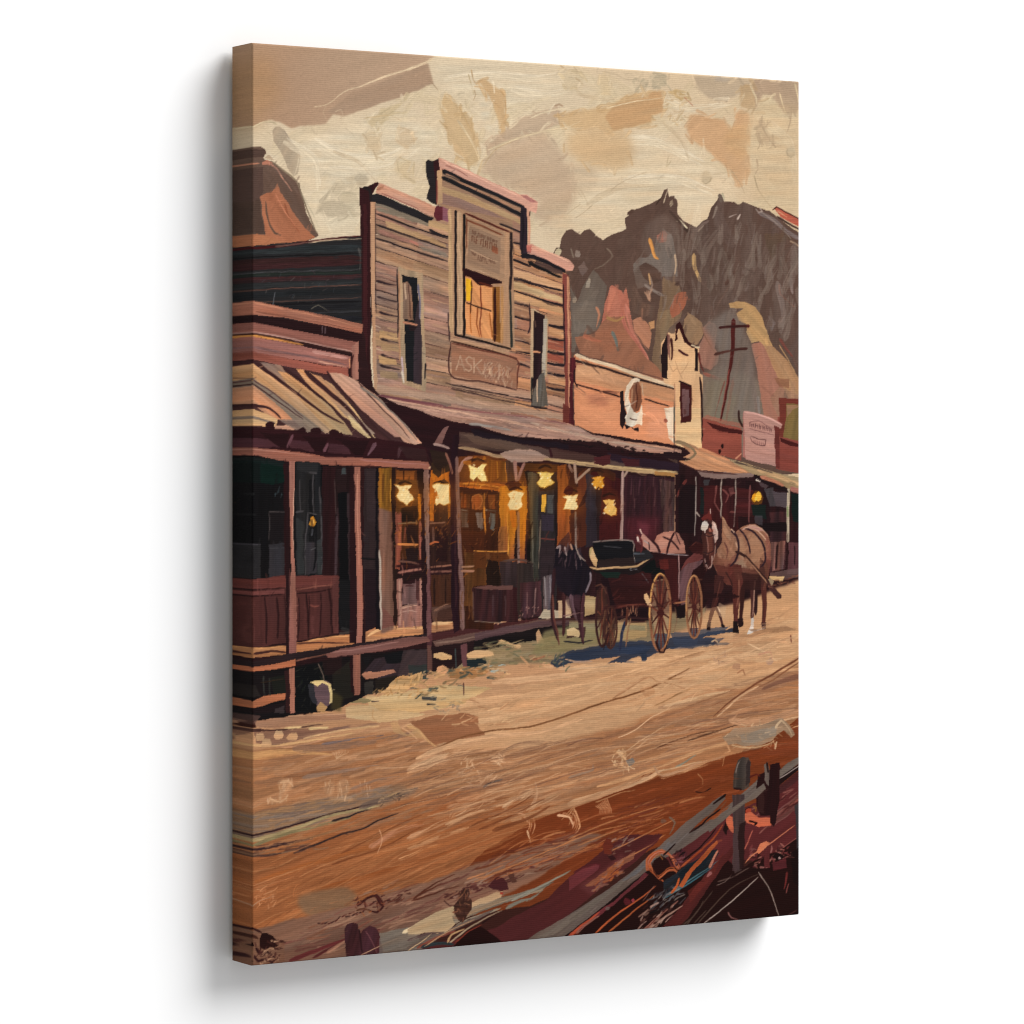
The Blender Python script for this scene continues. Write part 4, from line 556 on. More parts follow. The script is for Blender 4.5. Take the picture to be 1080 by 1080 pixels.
for c,p,w,a in (('d8ac80','440,748 520,738 600,726 700,700',9,.6),('dbb084','480,764 560,752 640,730',7,.6),('d6aa7e','600,706 720,694 800,668',10,.6),('dcb288','700,715 760,700 843,668',8,.6),('c9925e','266,800 310,794 350,790',7,.7),('dab086','520,720 600,712 660,700',7,.6),('cfa074','430,815 470,800 500,790',6,.6),
  ('8a5f42','560,805 640,778 720,748 790,722',5,.5),('946646','600,815 680,795 760,765 843,735',6,.5),('8f6244','450,850 520,830 580,810',6,.5),('7c5a46','270,858 330,848 400,832',7,.5),('87593a','300,820 380,808 440,795',5,.5),('b98a62','560,835 640,815 720,790 800,765',6,.6),('c69a72','600,850 660,830 700,818',5,.7),
  ('a4602f','270,930 350,905 440,880',7,.5),('8f5026','330,940 420,915 500,890',6,.5),('b06c3c','440,900 500,880 540,868',5,.5),('6f3517','560,910 640,885 720,858',6,.5),('8a4520','640,870 720,845 800,815',5,.5),('7a3d1c','700,850 760,830 830,800',6,.5)):
    S(c, p, w, w*.5, dry=.6, a=a, taper=.25); S(hx(c)*1.06, [(x+6,y-3) for x,y in pts(p)], w*.35, w*.2, dry=.7, a=a)
# left: bands near the steps
P('b78b66','270,765 300,756 372,752 430,750 440,762 400,768 330,770 272,768', ang=3, var=.08,wob=.8); P('c6a372','366,752 376,744 420,742 470,736 500,732 490,742 440,752 400,756 366,757', ang=3, var=.12, wob=1.2); P('c9a878','385,736 420,731 470,722 520,726 500,735 440,742 390,744', ang=3, var=.12, wob=1.2)
S('9a8a60','360,735 375,736 390,739',6,1.5,dry=.1); S('c8a77c','358,734.5 380,734 398,734',1.4,.8); S('403038','392,740 400,739',2,1)
P('4b3230','240,768 270,768 290,770 270,772 240,772',a=.8); S('d6b480','300,768 320,767',2,1.4); S('d6b480','326,768 346,768',2.4,1.6,dry=.2); S('7a5c50','290,772 330,774 360,768 400,764',6,3,dry=.3,a=.8); S('d2a878','320,777 345,772 400,766',2.2,1.4,dry=.3); S('b98a66','270,776 300,788 360,776 430,762',2,1,dry=.3)
S('d3a876','262,786 300,785 340,779 380,772',3,1.5,dry=.3); S('cf9e68','262,798 300,793 350,796',8,2,dry=.4,a=.8); S('8c6c58','310,790 350,788 400,781 440,772',9,4,dry=.4,a=.7); S('7d6a66','340,785 370,780 405,775',3,1.5,dry=.5)
for x,y,rx,ry in ((274,776,5,4.5),(281,783,6,4.5),(293,775,6,5),(308,776,6,4)): DOT('caa076',x,y,rx,ry,a=.85,rough=.35); DOT('dab484',x+1,y-1,rx*.5,ry*.4,a=.7)
P('9e6a48','432,762 460,755 490,751 504,756 506,768 512,776 480,780 456,787 446,776', ang=5, var=.08, wob=1.6); S('cda06e','430,766 440,770 452,782 460,788',4,1.6,dry=.2); P('c8a070','412,762 420,760 424,772 430,776 440,768 446,780 436,778 424,776 416,772',a=.7,wob=1.4); S('d3a47a','424,768 434,774 440,780',1.4)
SCAT('445,745 500,735 545,742 540,765 500,775', 40, ['d9b082','b5835c','cf9f72'], (5,16), (.8,2), 8, av=16, a=.7, dry=.3)
P('4a4a4a','444,732 461,733 460,739 445,738',wob=.4); S('3c3838','450,743 460,743',2.2,1.4,dry=.3); SCAT('455,735 490,738 488,750 460,752', 24, ['8a8274','6d6a66','b5a27c'], (2,6), (1,2.4), 10, av=30, a=.5); S('5a3a34','489,720 489,734',1.4,1)
# big cream sweep of the road and rut
S('7f5332','430,803 460,790 480,780 510,772 560,766 600,754 630,743 680,728 727,705',1.4,2,dry=.08); S('d3a67c','440,800 480,785 520,776 570,772 620,755',6,3,dry=.3); S('cc9c74','430,812 450,800 470,798 455,806 432,815',5,2,dry=.2,a=.9); P('c39b74','430,812 440,805 460,797 474,794 462,806 440,812',a=.8)
S('ad7e58','645,738 665,725 684,714 692,718 710,722 725,728',1.6,1,dry=.3); S('9a7048','728,727 715,732 700,740 690,744',1.8,1,dry=.2); S('c09068','650,733 670,720 682,713',1.4); DOT('b07e56',684,729,8,6,a=.5); SCAT('650,720 728,712 735,740 670,750', 44, ['d8ae84','b98960','cfa47a'], (6,20), (.8,2.2), 20, av=18, a=.6)
S('7a4a30','843,694 820,708 790,726 770,740 752,756',2.4,1.2,dry=.05); S('8c5c3e','843,698 810,720 780,733 750,744',1.6,.8); S('b88a66','843,692 825,704',1,.6); S('d2a880','800,724 780,735 766,748 756,756',2,1.6,dry=.3); S('6f4636','804,727 820,720 843,713',3,6,dry=.05); P('a07458','790,730 843,705 843,716 800,735 772,745',a=.5,soft=2)
S('cfa680','655,803 690,775 720,757 750,746',.8,3,dry=.7,a=.6); S('e0b98e','650,800 672,784 700,766',.7,.5,dry=.1); S('c49468','630,830 680,815 730,795 790,778 843,765',4,4,dry=.4); S('cda27a','600,848 640,836 680,822 700,812',7,4,dry=.35); S('b0835e','540,865 600,850 650,832 690,812',8,5,dry=.4,a=.8)
S('5f3f2c','725,782 750,773 780,764 812,757',2,1,dry=.2); S('6b452e','690,790 730,775 760,770',1.4); S('e2bd92','700,745 730,737 770,728',3,2,dry=.4,a=.6); S('ba8c68','770,760 800,762 843,748',8,6,dry=.3); S('cfa47c','790,768 815,762 843,756',3,2,dry=.3)
# pale scraped patch
P('9c8066','762,778 775,768 800,765 816,760 824,757 832,764 838,775 834,778 826,771 820,774 814,782 800,786 785,788 776,784 768,786', ang=6, var=.14, wob=1.3); P('968878','780,775 800,770 820,765 818,776 795,784 782,782',a=.7,ang=10); S('cdb08c','818,768 824,760 832,768 836,778',2.4,1,dry=.5); S('d0ab80','772,786 790,789 810,785 818,780',1.6,1,dry=.3); SCAT('765,764 838,757 838,790 765,790', 30, ['d6b48c','a58666','c09a74'], (3,10), (.7,1.8), 25, av=40, a=.6); S('c79468','765,782 770,792 764,794',2,1,dry=.3); S('d9b48c','819,782 818,790',1.6,1)
S('cfa57c','652,792 658,800 655,806 664,812',4,2,dry=.3); SCAT('645,792 662,790 668,812 648,815', 34, ['e2c196','d0a678','b98a60'], (3,9), (.8,2), -50, av=40, a=.8); P('837a72','660,802 668,800 670,804 664,808',wob=1.2); S('8f8876','712,810 724,803 734,796',2.4,1.2,dry=.3); S('c9a27a','692,814 712,810 740,803',1.6,1)
S('b58a68','690,808 700,818 730,808 765,797',3,2,dry=.4)
# scratches in the rust ground
for p,w in (('736,816 741,822 741,828',.8),('764,798 762,808',.8),('628,846 640,842 655,836',1.4),('655,836 670,833',.8),('600,860 606,852 600,870',1.2),('606,850 592,865',1)): S('b9855a',p,w,w*.6,dry=.2)
for k in range(9): S('c58a60',[(628+k*1.5,850-k),(633+k*1.4,853),(632+k*1.6,858)],.9,.7,dry=.1)
for cx,cy in ((553,868),(600,866)):
    for k in range(22):
        t = RNG.uniform(-2.6,.4); r = RNG.uniform(5,12); S(['d09a70','b87a50','dda880','96562e'][k%4],[(cx+r*math.cos(t),cy+r*math.sin(t)),(cx+r*math.cos(t+.35),cy+r*math.sin(t+.35)+1.5),(cx+r*math.cos(t+.7),cy+r*math.sin(t+.7)+4)],1.3,.6,dry=.3,a=.6)
S('e3b48a','556,876 558,882 560,890',2,1); S('cf976a','606,854 612,872 606,880',2,1.2,dry=.2); S('e0b088','588,860 600,862 604,870',3,1.2,dry=.3)
# long light/dark scrapes
for p,w,c in (('430,895 470,880 500,870 540,852',4,'c89468'),('430,884 460,870 490,855 500,846',5,'d0a078'),('470,870 505,855 545,845 560,832 552,838',4,'d6aa80'),('474,862 478,856 500,850 510,846 500,856 480,866',2.4,'cf9c70'),('530,852 540,844 556,836',4,'d8b088'),('560,852 566,838 564,824',5,'bf9470'),('555,855 575,843 600,832',3,'c49c74'),('390,893 410,880 430,872 445,868',8,'bd8462'),('430,902 450,894 470,888',1.4,'d69c68'),('420,906 436,899 445,894',1.6,'d8a272'),('266,935 300,922 330,914 350,910',1.4,'cb8e60'),('266,938 310,925 360,912',1.2,'c28458'),('280,960 300,948 330,935 350,928',1,'b97c50'),('310,946 312,934 330,928',1.6,'b87444'),('300,957 320,945 318,940',1,'b87848')): S(c,p,w*.8,w*.4,dry=.75,a=.75); S(c,[(x+2,y+1.6) for x,y in pts(p)],w*.5,w*.3,dry=.9,a=.5)
for p,w in (('520,876 560,862 580,850',5),('350,912 400,895 430,880 445,872',2),('360,900 420,870 445,860',1.5),('495,872 540,852 565,836',2),('505,875 540,860 575,842',2.5)): S('7a4526',p,w,w*.4,dry=.2,a=.8)
S('d9a57c','400,875 403,885 398,900',.9,.6)
# dark rut band at left
P('8b7058','240,866 300,850 360,840 420,828 440,835 400,852 350,864 300,880 240,890', ang=11, var=.12, soft=3,a=.8); SCAT('266,860 400,830 400,850 266,885',70,['7a6a60','8f7a6a','a88058','6d5a52'],(16,50),(1,3.4),11,av=3,a=.6)
S('3a2426','240,882 266,881 300,873 340,861 375,852 400,846',2.2,1.4,dry=.08); S('a8946a','240,886 268,886 310,874 350,860 400,850',4.5,2.4,dry=.2); S('8c7d58','266,892 300,880 340,870 370,862',4,2,dry=.3); S('3f2a2c','240,895 270,896 300,890 330,884',3.4,2,dry=.35); S('32282a','350,866 365,862 378,857 392,853',2.4,1.2,dry=.2); S('3c2c2a','310,900 330,892 360,880 380,875 400,865 420,858',2.4,1.4,dry=.15); S('5a4238','240,903 280,902 310,897',3,1.5,dry=.4); S('9c6f4a','300,892 350,877 390,866',3,1.5,dry=.4); SCAT('262,893 330,884 340,896 262,905',30,['4a3230','8b6a50','6d4c3c'],(8,30),(.8,2),8,av=3,a=.7)
S('6b5a52','380,852 395,846 420,840 440,832',7,5,dry=.6,a=.7); S('b59468','402,842 420,836 436,832',2,1.4,dry=.4); SCAT('396,842 430,832 432,842 398,852',26,['5b4a40','a88a68','6d5848'],(2,7),(.7,1.4),14,av=40,a=.7); S('50423c','418,838 426,834 440,831',2,1.4,dry=.4)
P('a67c60','271,756 280,753 320,754 372,752 374,757 330,762 290,768 270,767 268,762', ang=2, var=.1, wob=.7, L=20); S('c09674','274,756 320,755 370,753',1.4,.8,dry=.3); S('4a302c','266,770 290,770 312,768 340,764',2,1,dry=.3)
P('c8a87c','364,746 372,744 392,744 400,749 430,750 450,754 430,758 400,762 366,757', ang=3, var=.12, wob=1.2); P('90805a','358,735 376,735 394,739 385,742 360,741',wob=.6); S('c6a67c','358,734.5 380,734 398,735',1.2,.7); S('d6b888','392,738 420,734 450,733 480,734',4,3,dry=.3); S('c8a070','394,748 393,756 398,762',1.4,1,dry=.2)
P('84604e','268,772 300,770 340,768 360,770 330,778 290,786 270,784',a=.8,ang=6,wob=1.2)
for x,y,rx,ry in ((274,777,5,4),(281,784,6,4.4),(294,775,5.4,4.6),(308,777,6,3.8)): P('caa278',[(x-rx,y+ry*.3),(x-rx*.6,y-ry),(x+rx*.7,y-ry),(x+rx,y),(x+rx*.7,y+ry),(x-rx*.6,y+ry)],wob=1,a=.9,var=.15)
S('d8b884','303,768 318,767',2.2,1.4,dry=.2); S('d8b884','326,769 346,767',3,2,dry=.2); S('d2aa7c','320,779 345,773 372,768 400,765',2,1.2,dry=.3)
# chalky blobs on the left of the road
for cx,cy,rx,ry,a_ in ((301,828,8,7,.8),(299,840,5,6,.5),(347,831,6,8,.6),(362,830,7,9,.5),(384,832,11,10,.3),(290,845,9,3,.6),(360,842,14,3,.5)):
    P('c9a07a' if cx != 384 else 'a87450', [(cx+rx*math.cos(k*.7),cy+ry*math.sin(k*.7)) for k in range(9)], soft=1.5, a=a_*.75, ang=60, var=.2)
    for k in range(9):
        x = cx+RNG.uniform(-rx,rx)*.9; y = cy+RNG.uniform(-ry,ry)*.8; S(['d8b088','b88860','dcb692'][k%3],[(x,y-2.5),(x+RNG.uniform(-1.5,1.5),y+2.5)],1.1,.6,dry=.4,a=.6)
S('d3a980','296,826 304,824 309,830',3,1.4,dry=.4,a=.8); S('cfa37a','284,842 296,846 304,838',2.4,1.2,dry=.4)
for x in (492,525,500,518): pass
SCAT('485,798 500,798 500,812 488,812',16,['cfa27a','dab48c'],(2,7),(.8,1.8),60,av=40,a=.7); SCAT('518,795 532,798 530,808 520,804',22,['e0b890','cda078'],(3,8),(.8,2),-30,av=30,a=.8); SCAT('484,812 530,812 520,828 488,826',34,['cfa078','dab08a','b98c68'],(3,12),(.8,2),25,av=30,a=.6)
for k in range(6): S('d0a880',[(355,800),(352+k*3,794),(350+k*3.4,790+abs(k-3))],.9,.5,dry=.3,a=.7)
S('8a7062','370,832 400,822 430,818',3,2,dry=.5,a=.6); S('8f7a6e','320,820 350,815 400,808',5,3,dry=.5,a=.6); S('6a5e58','510,830 520,825 530,822',3,1.4,dry=.3); S('4a3c38','512,828 522,824',1.6,1); S('8d8078','600,820 625,812 625,806',3,2,dry=.5,a=.5)
SCAT('440,800 700,770 820,730 820,745 700,800 540,855 430,860', 120, ['d6ac84','8a6248','c99e76','745040'], (30,110), (.6,1.4), gang, av=2, a=.6, dry=.35)
SCAT('270,900 560,850 560,900 280,990', 60, ['c28a5c','84502e','b57a4c'], (30,110), (.5,1.2), gang, av=2, a=.6, dry=.3)
S('e4bb92','652,778 670,770 690,755 720,742',1,.6)
# grey smudge lower left and the near bank
P('80674f','315,945 340,938 366,936 378,945 366,958 350,968 325,966 314,955', soft=3, a=.75); SCAT('330,958 400,935 430,925 440,940 400,960 330,975', 40, ['8f5f40','7d5340','a06c48','8a6a58'], (8,26), (1,3), 22, av=6, a=.6)
P('82604e','240,990 300,972 360,958 400,944 450,930 500,912 540,900 600,880 640,880 560,930 500,960 440,985 400,1010 240,1024', ang=20, var=.12, L=50, W=2.5, wob=1.2, soft=1, a=.9)
SCAT('300,985 440,935 520,905 600,880 620,885 500,950 400,990 320,1005', 130, ['8f6a56','7a4f42','96705a','6b3f38','a07a62','85553e'], (12,50), (.8,3), 22, av=5, a=.65)
S('6a3030','306,1013 340,1000 380,985 400,980',5,1.4,dry=.3); S('5f2c2c','330,1010 370,990 400,980',3,2,dry=.3); S('a0745c','345,1005 365,992 375,988',4,2,dry=.3)
for k in range(26):
    t = k/26; x = 335+t*95; y = 976-t*34+RNG.uniform(-3,3); S(['3f2322','5a2f28'][k%2],[(x,y),(x+RNG.uniform(2,7),y-RNG.uniform(0,4))],1.6,.8,dry=.3)
S('3f1c1c','377,955 388,947 396,945 400,952 404,956 398,962 390,960',2.6,2,dry=.2); S('4a2420','396,944 402,950 404,956',3.4,2,dry=.1); S('5f3a28','376,960 384,958 392,962',2,1); SCAT('372,945 405,943 408,962 374,965',22,['4a2420','a5623a','7a4430'],(3,8),(.8,2),30,av=50,a=.8)
SCAT('408,952 430,940 434,945 410,958',18,['4a2822','6b3c2c'],(3,8),(.7,1.4),25,av=10,a=.8)
P('7c7064','398,985 430,978 440,985 445,1000 405,1004', ang=18, var=.12, wob=.8); S('d8c29c','425,984 440,976 452,972',4,3,dry=.1)
P('46262c','363,980 366,975 371,973 377,974 380,985 384,980 390,976 396,978 400,985 404,1006 366,1012 364,1000', ang=75, var=.22, wob=.7); S('7a4c50','386,982 392,992 398,1006',1,.6); S('2f171c','379,980 382,1005',1.6); S('c8a07a','380,1008 400,998 430,985',1,.6)
# bottom band: cream/grey fallen planks, maroon bank
P('562728','520,980 545,965 575,950 600,925 632,900 660,880 700,880 680,900 600,965 560,1000 480,1005 440,1000', ang=30, var=.08, L=60, W=4); P('6b3a3a','610,935 640,915 655,900 660,905 625,945',a=.6,soft=3)
P('b79c78','430,980 450,967 470,958 480,955 478,962 482,972 476,980 466,986 448,984 430,987', ang=18, var=.1, wob=.8); P('bf9c76','492,955 505,948 520,942 530,940 528,947 510,955 496,960',wob=.8,ang=20); P('7e6e5c','476,966 500,956 530,946 560,938 585,930 570,940 540,950 505,962 480,975', ang=20, var=.35, W=1); S('8d887a','540,950 560,940 580,930 602,918',3,1.4,dry=.3); S('7a7468','534,958 550,950 560,948 575,938',4,2,dry=.4); S('9c8e78','480,978 500,968 528,958',4,2,dry=.3); S('a58f74','472,996 500,975 530,960',2,1)
P('75695f','400,990 430,985 452,985 470,985 440,1004 400,1010',ang=18,a=.8,var=.15); S('6d5d54','430,1000 460,988 490,974 520,960',5,3,dry=.3); S('5f4a48','430,992 450,985 468,984',3,2,dry=.3); S('8a4a3a','440,1000 458,990 480,982',2.4,2,dry=.3); S('303a40','445,999 460,995 478,996',4,3,dry=.3); S('c09a6c','472,994 476,986 490,980',2.4,1.2,dry=.2); S('b98c62','448,998 470,984 500,970',1,.7); S('c7a67c','430,1003 445,993 455,985',1,.7)
P('230c0b','478,998 495,980 506,976 520,986 530,994 500,1000', wob=.6,var=.1); S('7a3426','480,994 495,982 508,975',1.6,1); S('2a1412','508,974 518,968 524,966',1.6,1)
SCAT('470,942 500,925 530,915 565,912 560,922 520,935 480,950', 50, ['8b6a58','5a2e2c','6d3c34','9a7a66','4a2424'], (5,18), (1,3), 20, av=10, a=.75); P('4f2528','514,934 522,926 530,925 534,930 536,938 528,940 520,938',wob=1.4); P('5b3a30','535,918 541,917 543,925 546,930 540,932 536,925',wob=1.2); P('4b3028','486,943 490,936 493,938 494,945 497,950 496,960 492,970 488,974 484,972 480,965 478,955 484,950', wob=1.6, var=.4); SCAT('478,938 498,938 496,972 480,970', 34, ['7a4e38','3a2420','8f6248'], (2,7), (.8,1.8), 60, av=60, a=.8); S('4a2c28','468,950 474,955 480,955',1.2,.8); DOT('a54030',529,942,2,1.4)
for p in ('436,948 455,934 475,924 480,922','440,945 460,935 485,925','434,950 450,945 470,938 484,934'): S('5a3022',p,2,.8,dry=.3)
SCAT('500,905 600,875 680,845 740,840 700,870 600,910 520,930', 110, ['8f4f2e','a5663e','743a20','b87c50','6b3526'], (14,50), (.7,2.2), 19, av=6, a=.7)
for p in ('600,885 640,868 680,855 705,848','610,892 650,876 700,862','640,900 680,880 712,864','500,930 560,905 620,880 660,870','660,905 680,895 702,880'): S('b4774a',p,1.4,.8,dry=.3)
P('6d2f20','636,892 640,884 644,886 647,895 645,902 638,900', wob=1); P('35171a','640,902 646,901 650,906 644,908',wob=1); SCAT('640,884 668,884 668,900 645,904',22,['7a6258','6a4438','8d7468'],(3,9),(.8,2),20,av=20,a=.7); S('75685c','706,862 712,868 706,880',2.6,1.4,dry=.5,a=.8); DOT('6d5a50',700,866,3.4,2.6,a=.6)
P('6b3236','600,925 615,916 630,911 634,914 630,918 612,932 600,940', ang=25, var=.1); S('5a2228','605,920 622,912 633,912 632,918',1.6,1)
P('8f5a3e','616,935 650,910 670,898 668,905 640,925 625,935', ang=30, var=.2,a=.8); SCAT('640,912 660,905 655,925 625,940',30,['b5642e','9c5830','8a6050'],(3,12),(1.5,4),32,av=14,a=.7)
# the fallen rail and broken fence, lower right
P('5f2a2c','700,905 720,890 760,862 800,845 845,815 845,900 800,910 780,905 700,975 660,990', ang=38, var=.1, L=50, W=4); P('7b4a44','820,855 845,835 845,850 815,872', ang=35, var=.3, W=1); SCAT('790,850 845,820 845,850 800,880',36,['8f5a50','4a2020','6b3834'],(6,22),(.8,2),32,av=6,a=.8)
P('240c0a','600,990 610,970 640,945 662,922 684,905 700,915 720,915 740,905 755,905 720,960 690,990', ang=38, var=.1); P('250d0b','720,975 735,955 750,930 765,905 780,918 800,905 820,898 845,880 845,985 700,990', ang=20, var=.12)
P('562523','690,985 705,972 730,940 760,905 775,890 778,895 762,915 745,940 725,968 708,985', ang=48, var=.1); P('6a2c24','725,940 745,925 765,895 752,925 728,952',a=.6)
P('716358','594,1000 602,968 625,950 650,932 680,908 700,892 720,876 735,862 752,845 752,848 742,862 765,850 780,838 790,828 783,812 845,795 845,799 820,812 805,830 790,838 765,858 745,872 720,890 712,900 700,900 690,905 665,925 640,942 610,965 590,985 570,1000', ang=38, var=.08, wob=.5) if False else None
P('695c55','554,993 566,984 600,965 640,939 665,920 684,903 700,888 709,880 725,866 740,855 752,845 763,838 765,842 756,852 742,864 735,870 727,878 733,876 745,868 765,852 785,835 806,816 811,812 811,828 790,843 765,864 745,877 733,886 715,898 700,906 683,918 665,932 640,953 615,972 592,990 580,998', ang=38, var=.1, wob=.5, L=40, W=1.6)
P('786d62','600,967 640,941 668,921 650,938 612,966 584,986 566,990',a=.6,ang=38); P('67666a','655,930 684,905 705,888 710,892 690,908 662,928',a=.6,ang=38); SCAT('570,990 640,942 700,892 800,822 808,828 700,904 600,982', 60, None, (8,26), (1,3), 37, av=4, a=.6, jit=.08)
S('1c0c0c','592,991 615,974 640,955 665,934 684,919',2,1.4,dry=.05); S('8a4a44','604,985 630,966 660,942 684,922',2.6,1.6,dry=.1); S('1c0c0c','760,853 748,862 738,872 727,879',1.8,1,dry=.1); S('1c0c0c','765,838 759,843 752,848',2.4,1.4,dry=.05)
S('1c0c0c','734,835 742,835 750,831',1.2,1); 
P('6e3238','648,950 665,935 680,920 684,922 675,930 655,948 630,968 625,965', ang=40, var=.1); S('a54a30','600,988 615,975 632,962',4,1.6,dry=.1); S('8a5a4c','608,984 622,972 632,966',3,1.6,dry=.4); S('b35a30','628,984 650,965 672,950 692,934',2.4,1.2,dry=.05); S('a85a30','642,983 665,964 690,944',2,1.2,dry=.05); S('7a5a50','690,934 678,950',.8,.6); DOT('5a2028',662,951,4,4,a=.9); DOT('a04048',668,950,1.6,2.4); DOT('6a5a54',641,958,3,2,a=.8)
P('2a0f0d','690,908 698,903 705,908 708,916 700,920 694,922 688,916')
for k in range(9):
    o = RNG.uniform(-2.2,2.2); S(['b0603a','9c4e2c','b8705a','a8582e'][k%4],[(684+o,918),(684+o,908+o),(690+o,901+o*.5),(698,898+o),(706+o,901+o),(711+o,908),(716+o,917)],1.3,.9,dry=.25)
for k in range(7):
    o = RNG.uniform(-1.8,1.8); S(['b0603a','a4542c','b8663c'][k%3],[(684+o,911),(688+o,919),(695,925+o),(703,918+o),(710,916+o),(715+o,922),(712,930+o),(704,932+o),(697+o,928)],1.3,.9,dry=.25)
S('8a5a30','691,905 696,902 699,907',1.2)
S('30120f','688,910 690,920 695,926',1,.8); S('2c100e','706,904 710,912',1.4,1)
SCAT('706,896 724,896 728,906 712,912',24,['1d0d10','4a2430','7a4a50','2a1418'],(3,8),(1,2.6),40,av=30,a=.9); S('1e0e0e','700,902 706,896 712,890',2,1.2)
P('22262e','700,930 720,915 745,900 756,895 758,900 745,920 720,935 700,945', ang=34, var=.3, W=1); P('1a222c','714,922 740,903 750,898 744,912 722,930'); S('4a7078','715,936 740,920 758,908',1.6,1,dry=.3); S('37606c','712,940 735,926 752,914',1.4,.8,dry=.3); S('3f6a76','700,948 720,936 742,922',1.2,.8,dry=.3); SCAT('685,945 720,930 720,950 690,962',46,['5d5c60','2c2228','8a8078','1b0f12','47464c'],(4,14),(1,2.6),34,av=16,a=.85)
P('a8552c','716,934 723,922 734,909 746,896 756,886 757,889 746,903 730,920 720,936', wob=.5, ang=44,var=.2); S('a5522c','718,915 735,900 752,885 762,870',2.4,1.4,dry=.25); S('b5582a','708,942 714,934 716,926',3,2,dry=.1); S('8a3a1c','728,906 745,892 760,874',1.4); S('1d0c0c','720,908 740,892 755,874',1.6,1.2); S('1e0d0d','765,875 778,862 790,852',4,3,dry=.05)
S('b5745c','748,915 753,905 757,897',3,2,dry=.3); S('9a605c','750,920 746,925',4,2); S('8a5a4c','676,985 700,962 715,950',4,2,dry=.4); S('9a7868','684,980 705,965 720,955',3,1.4,dry=.4); SCAT('680,955 712,945 705,975 672,985',44,['8b6a5c','3a1c1a','a8887a','20100e'],(4,16),(1,2.4),42,av=8,a=.85)
for p in ('724,975 740,955 752,940','728,978 745,960','735,975 770,938 800,922','720,976 735,962 742,950'): S('4c3c34',p,1.6,1,dry=.2)
S('a89a90','742,974 770,952 800,925',1.4,1,dry=.05); S('9a8a80','800,920 810,935 816,950 822,968',1.2,.8,dry=.05); S('5d4a44','757,930 772,925 790,915',1.6,1); S('6a5a54','756,934 765,930 772,922',1,.7); S('7c5450','768,962 772,968 785,972',1.6,1); S('5a3a38','808,975 822,970 840,960',1,.8)
S('6b2c2a','830,920 829,930 827,938',2.4,1.2,dry=.1); S('7a4440','832,932 829,942',1.2); SCAT('790,895 830,890 838,905 795,920',60,['7a3c3c','a56a5c','4a2024','2a0f10','8a5a54'],(3,10),(1,2.6),30,av=40,a=.85); DOT('1c0b0c',821,903,5,4); DOT('a88a84',822,905,1.4); P('5f2a2c','806,895 812,890 812,915 806,915',ang=88); P('57252a','814,910 828,905 830,915 816,918')
P('cf7852','797,898 802,890 808,887 812,889 808,894 800,900',wob=.8); S('c87c58','786,910 796,900 812,890 838,870',1.4,.8,dry=.05); S('b0604c','785,896 794,876',1.4,1); S('a05a50','826,894 843,882',1,.8); P('3a3a40','838,850 845,845 845,895 841,898',a=.9,ang=88); P('1a0a0a','834,900 845,892 845,935 836,930',a=.8)
P('c96a48','765,858 773,862 778,870 777,880 772,878 766,870', wob=.6); P('cc6c4a','785,858 792,856 800,862 812,862 815,865 813,871 800,872 788,868 785,864', wob=.5); S('1f0c0c','790,866 798,868 796,870',2); P('b04a30','786,853 792,852 792,856 786,857'); S('8a5a24','794,850 798,852 797,856',1.6,1.4); P('241010','765,866 768,872 766,882 762,875')
# posts of the fence
P('4a3a3a','772,838 785,838 786,870 784,900 782,918 775,921 772,910 774,880', ang=88, var=.2, wob=.5); P('2a1414','780,870 786,866 785,900 784,917 780,918 778,890',a=.8,ang=88); P('4d3b40','773,880 778,880 779,918 773,919',a=.7,ang=88)
P('4d423c','773,830 774,815 778,802 783,798 789,799 792,804 791,820 790,830 784,834 774,832', ang=84, var=.2, wob=.5); P('33292a','788,801 792,804 791,825 786,830',ang=84,a=.9); S('7a6c64','776,815 778,806 783,800',1.4,1); S('241012','774,831 782,833',2)
P('2a1012','797,838 800,818 806,815 812,812 812,806 822,804 823,812 822,845 818,868 816,872 812,868 812,860 802,860 798,850', ang=86, var=.15, wob=.6); P('3c2220','799,835 806,828 806,858 800,856',ang=86,a=.8); P('6a5e58','806,806 810,803 811,812 811,829 806,822',ang=86); S('5a1f16','791,820 798,817 802,819',2,1.2,dry=.1); S('200c0c','809,804 810,815',2)
P('6b6058','822,812 830,805 845,797 845,803 830,815 822,820', ang=34, var=.1,wob=.4); P('200e0e','822,820 832,813 845,804 845,810 822,828',wob=.4); S('b8a8a0','822,821 832,815 845,806',1,.8,dry=.05); P('4a2426','822,828 845,811 845,820 822,838',a=.9,ang=34)
P('6f6259','745,872 765,857 790,840 798,832 806,826 808,832 797,842 785,848 765,864 748,878', ang=36, var=.08, wob=.4)
# left bottom corner
P('7b5540','245,1000 262,985 275,985 300,995 300,1018 245,1022',a=.6); P('2a1210','274,990 276,985 281,984 287,987 292,992 294,997 290,1000 284,998 280,1002 274,998', wob=1.2); S('3a1c1c','240,976 258,977 268,980 276,984',3.4,2,dry=.1); S('4a2a20','240,985 262,986 272,990',5,3,dry=.2); S('8a7050','240,998 255,1000 266,1004',4,3,dry=.2); P('241010','240,990 266,992 268,998 240,996'); P('201012','240,1004 258,1006 266,1014 264,1019 240,1014')
S('33191a','270,1000 276,1008 282,1004 290,1010',3.4,2,dry=.2); S('3f2020','268,1008 272,1014 280,1012 288,1016',3,2,dry=.2); S('b08a6c','276,1006 284,1000 292,1002',2,1.4,dry=.3); SCAT('268,992 298,992 296,1018 268,1020',44,['3a1c1a','b38c6e','8d6650','4a2824'],(3,9),(1,2.6),30,av=50,a=.8); S('b0886a','262,960 274,950 290,945',1,.6)
SCAT('270,935 292,935 290,956 270,958',30,['c98a5c','b57448','d69a6c'],(3,10),(.7,1.4),50,av=30,a=.7)
